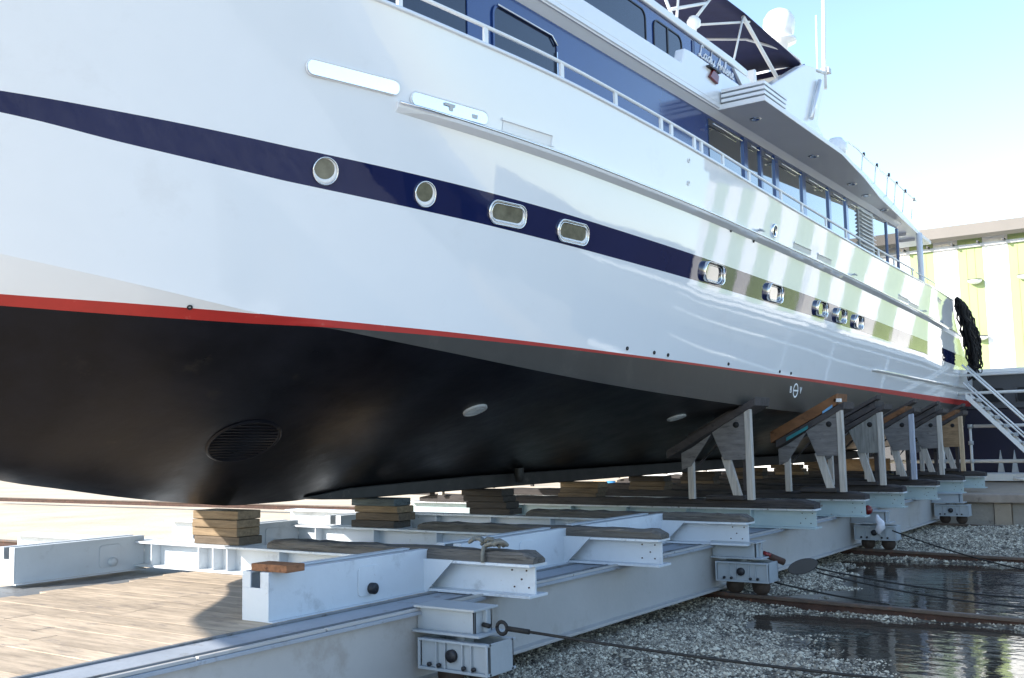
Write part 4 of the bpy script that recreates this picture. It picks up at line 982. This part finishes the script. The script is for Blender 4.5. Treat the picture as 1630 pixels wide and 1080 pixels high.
# ================================================================== HULL STANDS
def stand(i, yo, caps, ply, post, label, yi=None, lean=0, teal=False):
    xb = BX[i]; xq = xb + .14
    t = thing('hull_stand', (xq, yo + .4, 1.33), label, 'hull stand', 'wooden stands under the yacht bilge')
    yi = yi if yi is not None else yo + 1.0
    q = random.Random(40 + i); zt = 2.74
    # slanting line of the bearing cap in (y, z)
    za = lambda yy: zt + .02 - (yy - yo) * .52
    MB().prism([(yo - .05, 1.335), (yo + .05, 1.335), (yo + .05 + .0, zt - .02), (yo - .05, zt)], 'x', xq - .30, xq - .20).build('post', M[post], t, .006)
    MB().prism([(yo + .14, 1.335), (yo + .22, 1.335), (yo + .22, za(yo + .22) - .14), (yo + .14, za(yo + .14) - .14)], 'x', xq - .02, xq + .06).build('post', M['cap_dark'], t, .006)
    MB().prism([(yi - .05, 1.335), (yi + .05, 1.335), (yi + .05, za(yi) - .16), (yi - .05, za(yi) - .14)], 'x', xq - .28, xq - .20).build('inner_post', M['post_pale'], t, .006)
    # gusset plywood with a hole
    g = MB().prism([(yo + .05, 1.96), (yo + .42, 1.95), (yo + .60, za(yo + .60) - .06), (yo + .05, za(yo + .05) - .02)], 'x', xq - .285, xq - .262).build('gusset', M[ply], t)
    MB().lathe([(.001, -.004), (.05, -.004), (.05, .002), (.001, .002)], (xq - .287, yo + .19, za(yo + .19) - .16), 'x', 16).build('hole', M['dark_open'], g)
    # inner gusset
    MB().prism([(yi + .14, 1.80), (yi - .02, 1.86), (yi - .38, za(yi - .38) - .08), (yi - .02, za(yi) - .10), (yi + .14, za(yi + .14) - .10)], 'x', xq - .30, xq - .275).build('inner_gusset', M['ply_gray'], t)
    # braces
    MB().prism([(yo + .34, 2.0), (yo + .48, 2.0), (yo + .28, 1.335), (yo + .15, 1.335)], 'x', xq - .25, xq - .17).build('brace', M['post_pale'], t, .005)
    MB().prism([(yi - .02, 1.80), (yi - .10, 1.92), (yo + .52, za(yo + .6) - .2), (yo + .62, za(yo + .62) - .26)], 'x', xq - .15, xq - .07).build('brace', M['cap_dark'], t, .005)
    MB().box(xq - .28, xq - .12, yo + .12, yo + .75, 1.335, 1.40).build('sill', M['timber_dark_y'], t, .005)
    # bearing caps: boards laid along the bilge
    for (c, x0, x1, y0, y1, dz, h) in caps:
        a0, a1 = yo + y0, yo + y1
        MB().prism([(a0, za(a0) + dz), (a0 + .02, za(a0) + dz - h), (a1, za(a1) + dz - h), (a1, za(a1) + dz)], 'x', xq + x0, xq + x1).build('bearing_board', M[c], t, .006)
    if teal:
        a0, a1 = yo + .55, yo + .95
        MB().prism([(a0, za(a0) + .015), (a0, za(a0) - .045), (a1, za(a1) - .045), (a1, za(a1) + .015)], 'x', xq - .325, xq - .318).build('paint_smear', M['paint_teal'], t)
        MB().prism([(yo + .1, za(yo + .1) + .13), (yo + .1, za(yo + .1) + .08), (yo + .28, za(yo + .28) + .07), (yo + .28, za(yo + .28) + .11)], 'x', xq - .325, xq - .318).build('paint_smear', M['paint_blue'], t)
        MB().box(xq - .3, xq - .2, yo - .03, yo + .08, zt + .14, zt + .2).build('pad', M['white_paint'], t)
    return t
cA = [('cap_dark', -.32, .30, -.16, 1.40, .08, .13), ('cap_dark', -.2, .34, .2, 1.1, .15, .07)]
cB = [('cap_brown', -.30, .30, .02, 1.25, .28, .20), ('cap_dark', -.31, .30, -.10, 1.15, .07, .12)]
cC = [('cap_dark', -.34, -.05, .0, .8, .31, .08), ('cap_dark', -.30, .30, .05, 1.0, .22, .14), ('cap_dark', -.31, .30, -.12, 1.0, .07, .10)]
cD = [('cap_dark', -.10, .28, -.05, .75, .28, .08), ('cap_brown', -.30, .30, .10, .9, .20, .13), ('cap_dark', -.31, .30, -.10, .9, .07, .10)]
ST = [stand(3, 6.22, cA, 'ply_gray', 'post_pale', 'nearest hull stand with a bare grey gusset and tall pale post', 7.22),
stand(4, 5.58, cB, 'ply_gray', 'post_pale', 'hull stand smeared with teal paint under a brown bearing board', 6.55, teal=True),
stand(5, 5.60, cC, 'ply_pale', 'post_pale', 'hull stand with a pale vertical grained gusset, third from the camera'),
stand(6, 5.68, cD, 'ply_gray', 'post_blue', 'hull stand whose post is streaked with blue paint'),
stand(7, 5.70, cC, 'ply_gray', 'post_pale', 'dark grey hull stand beside the tan plywood stand'),
stand(8, 5.74, cD, 'ply_tan', 'post_tan', 'hull stand with a tan plywood gusset nearest the stern')]
far_lab = ['far side hull stand opposite the nearest near side stand', 'far side hull stand opposite the paint smeared one', 'far side hull stand opposite the one with a pale gusset',
           'far side hull stand opposite the blue streaked post', 'far side hull stand opposite the dark grey one', 'far side hull stand opposite the tan plywood one']
for t, lb in zip(ST, far_lab):
    c = copy_tree(t); c.location.y = 2 * 9.8 - t.location.y; c.scale.y = -1; c['label'] = lb
# things glimpsed in the shade under the stern
q = random.Random(4)
jug = thing('jug', (27.9, 7.4, .82), 'small yellow jug standing in the shade under the yacht stern', 'jug')
MB().lathe([(.002, 0), (.12, .01), (.13, .05), (.13, .3), (.06, .4), (.05, .46), (.002, .46)], (27.9, 7.4, .82), 'z', 14).build('body', mat('jug_yellow', (.50, .34, .03), .5, .1, 5), jug)
MB().lathe([(.055, .46), (.055, .52), (.002, .52)], (27.9, 7.4, .82), 'z', 12).build('lid', M['rubber'], jug)
tag(MB().lathe([(.002, 0), (.17, 0), (.18, .02), (.19, .42), (.205, .43), (.205, .45), (.17, .45), (.16, .05), (.002, .05)], (28.0, 6.6, .82), 'z', 16).build('bucket', mat('bucket_blue', (.16, .36, .55), .5, .08, 4)), 'pale blue bucket on the pier under the yacht stern', 'bucket')
tag(MB().box(30, 30.9, 7.0, 7.5, .82, 1.25).box(30.05, 30.85, 7.02, 7.48, 1.252, 1.30).build('tool_chest', M['barge_gray'], None, .02), 'dark grey tool chest on the pier under the stern', 'chest')
tag(MB().box(31.5, 31.62, 8.4, 10.6, .82, 1.6).build('plywood_sheet', M['ply_tan']), 'tan plywood sheet propped upright under the stern', 'plywood')

# ================================================================== CABLES AND BLOCK
def cable(pts, r_, label):
    return tag(MB().tube(pts, r_, 6).build('steel_cable', M['cable_steel']), label, 'cable', 'wire cables over the puddle')
def sag(a, b, s, n=14):
    a, b = Vector(a), Vector(b)
    return [a.lerp(b, i / n) - Vector((0, 0, s * 4 * (i / n) * (1 - i / n))) for i in range(n + 1)]
hk = thing('hook', (7.02, 5.08, .80), 'dark steel hook shackled to the nearest wheel truck stub', 'hook')
MB().tube([(7.0 + .0, 5.20, .81), (7.0, 5.13, .80)], .02, 6).build('shackle', M['cable_steel'], hk)
MB().tube([Vector((7.03, 5.03 + .05 * math.cos(a), .79 + .05 * math.sin(a))) for a in [i * .5 for i in range(14)]], .016, 6).build('hook_ring', M['cable_steel'], hk)
MB().tube([(7.03, 4.98, .79), (7.06, 4.78, .775)], .022, 6).build('ferrule', M['cable_steel'], hk)
cable(sag((7.06, 4.78, .775), (9.6, -3.5, .62), .22), .012, 'thin wire cable from the nearest truck hook sagging across the puddle')
pbk = thing('pulley_block', (13.45, 4.85, .6), 'dark oval snatch block hanging off the second wheel truck', 'pulley')
mtx = Matrix.Translation((13.5, 4.78, .60)) @ Matrix.Rotation(R(-18), 4, 'X') @ Matrix.Rotation(R(20), 4, 'Z')
body = MB(); n = 20
for dx in (-.05, .05):
    ring = [(dx - .012, .20 * math.cos(6.2832 * k / n), .095 * math.sin(6.2832 * k / n)) for k in range(n)] + [(dx + .012, .20 * math.cos(6.2832 * k / n), .095 * math.sin(6.2832 * k / n)) for k in range(n)]
    body.add([mtx @ Vector(v) for v in ring], [tuple(range(n))[::-1], tuple(range(n, 2 * n))] + [(k, (k + 1) % n, n + (k + 1) % n, n + k) for k in range(n)])
body.build('cheek_plate', M['rubber'], pbk, .008)
MB().lathe([(.002, -.035), (.085, -.035), (.07, 0), (.085, .035), (.002, .035)], mtx @ Vector((0, -.02, 0)), 'x', 16).build('sheave', M['wheel_iron'], pbk)
MB().tube([(13.22, 5.16, .76), (13.26, 5.08, .72), (13.36, 4.98, .66)], .045, 8).build('shackle', M['rust'], pbk)
MB().tube([(13.20, 5.2, .79), (13.22, 5.1, .75)], .03, 6).build('swivel', M['lens_red'], pbk)
cable(sag((13.55, 4.62, .58), (15.6, 1.2, .12), .12), .012, 'upper wire cable leaving the snatch block towards the right')
cable(sag((13.55, 4.62, .53), (14.4, 1.6, .14), .10), .012, 'lower wire cable leaving the snatch block towards the right')
cable(sag((13.3, 5.1, .40), (13.15, 3.6, .24), .02), .012, 'short wire cable from the second truck down to the rusty rail')
cable(sag((18.9, 5.05, .62), (16.9, 1.6, .13), .10), .012, 'wire cable from the third wheel truck crossing the puddle')
# rag tied to the third truck
rg = MB(); q = random.Random(2); 
pts = [(18.82, 5.25 + q.uniform(-.03, .03), .90 - .07 * i) for i in range(6)]
rg.tube(pts, .05, 8, radii=[.02, .05, .07, .08, .06, .02])
tag(rg.build('rag', M['rag']), 'crumpled white rag tied to the third wheel truck', 'rag')
tag(MB().lathe([(.002, .09), (.06, .06), (.085, 0), (.06, -.06), (.002, -.08)], (18.78, 5.42, .98), 'z', 10).build('marker_float', M['lens_red']), 'small dark red float hanging above the white rag', 'float')

# ================================================================== FAR SIDE OF THE YARD
def pile(loc, n, L_, label, mname, yaw=0.0, w_=.2, h_=.12, cols=3):
    t = thing('timber_pile', loc, label, 'timber pile', 'timber piles across the yard')
    q = random.Random(int(loc[0] * 7 + loc[1])); mt = Matrix.Translation(loc) @ Matrix.Rotation(yaw, 4, 'Z')
    for k in range(n):
        c, r_ = k % cols, k // cols
        MB().box(-L_ / 2 + q.uniform(-.2, .2), L_ / 2 + q.uniform(-.2, .2), (c - cols / 2) * (w_ + .02), (c - cols / 2) * (w_ + .02) + w_, r_ * (h_ + .01), r_ * (h_ + .01) + h_, mt).build('timber', M[mname], t)
    return t
pile((27, 23, 0), 9, 4.5, 'low pile of pale timbers seen between the keel blocks', 'post_pale', 1.45)
pile((33, 25, 0), 6, 5, 'flat pile of tan timbers farther off between the keel blocks', 'block_a', 1.3)
pile((24, 16.5, 0), 6, 3.2, 'short dark timber pile behind the second keel block', 'block_c', 1.5)
pile((40, 21, 0), 12, 6, 'tall pale timber pile beyond the stern keel blocks', 'post_tan', 1.2)
sh = thing('storage_shed', (58, 20, 0), 'long white storage shed glimpsed under the stern between the stands', 'shed')
MB().box(56, 62, 13, 30, 0, 3.2).build('wall', M['shed_wall'], sh)
MB().prism([(12.6, 3.2), (30.4, 3.2), (30.4, 3.45), (12.6, 3.45)], 'x', 55.6, 62.4).build('roof', M['roof_beige'], sh)
for k in range(4): MB().box(55.94, 56, 14.5 + k * 3.8, 16 + k * 3.8, 1.0, 2.2).build('window', M['dark_glass'], sh)
fn = thing('yard_fence', (45, 60, 0), 'low brown fence at the far left edge of the sunny yard', 'fence')
for k in range(14):
    MB().box(44.9, 45.05, 30 + k * 5, 30.15 + k * 5, 0, 1.3).build('post', M['block_c'], fn)
    for z in (.45, .95): MB().box(44.95, 45.0, 30.15 + k * 5, 35 + k * 5, z, z + .12).build('board', M['block_a'], fn)

dr = tag(MB().lathe([(.002, 0), (.2, 0), (.2, .17), (.215, .18), (.2, .19), (.2, .36), (.215, .37), (.2, .38), (.2, .52), (.002, .52)], (40, 22.6, 0), 'z', 16).build('drum', mat('drum_blue', (.05, .22, .45), .5, .1, 3)), 'small blue drum standing beyond the keel blocks', 'drum')
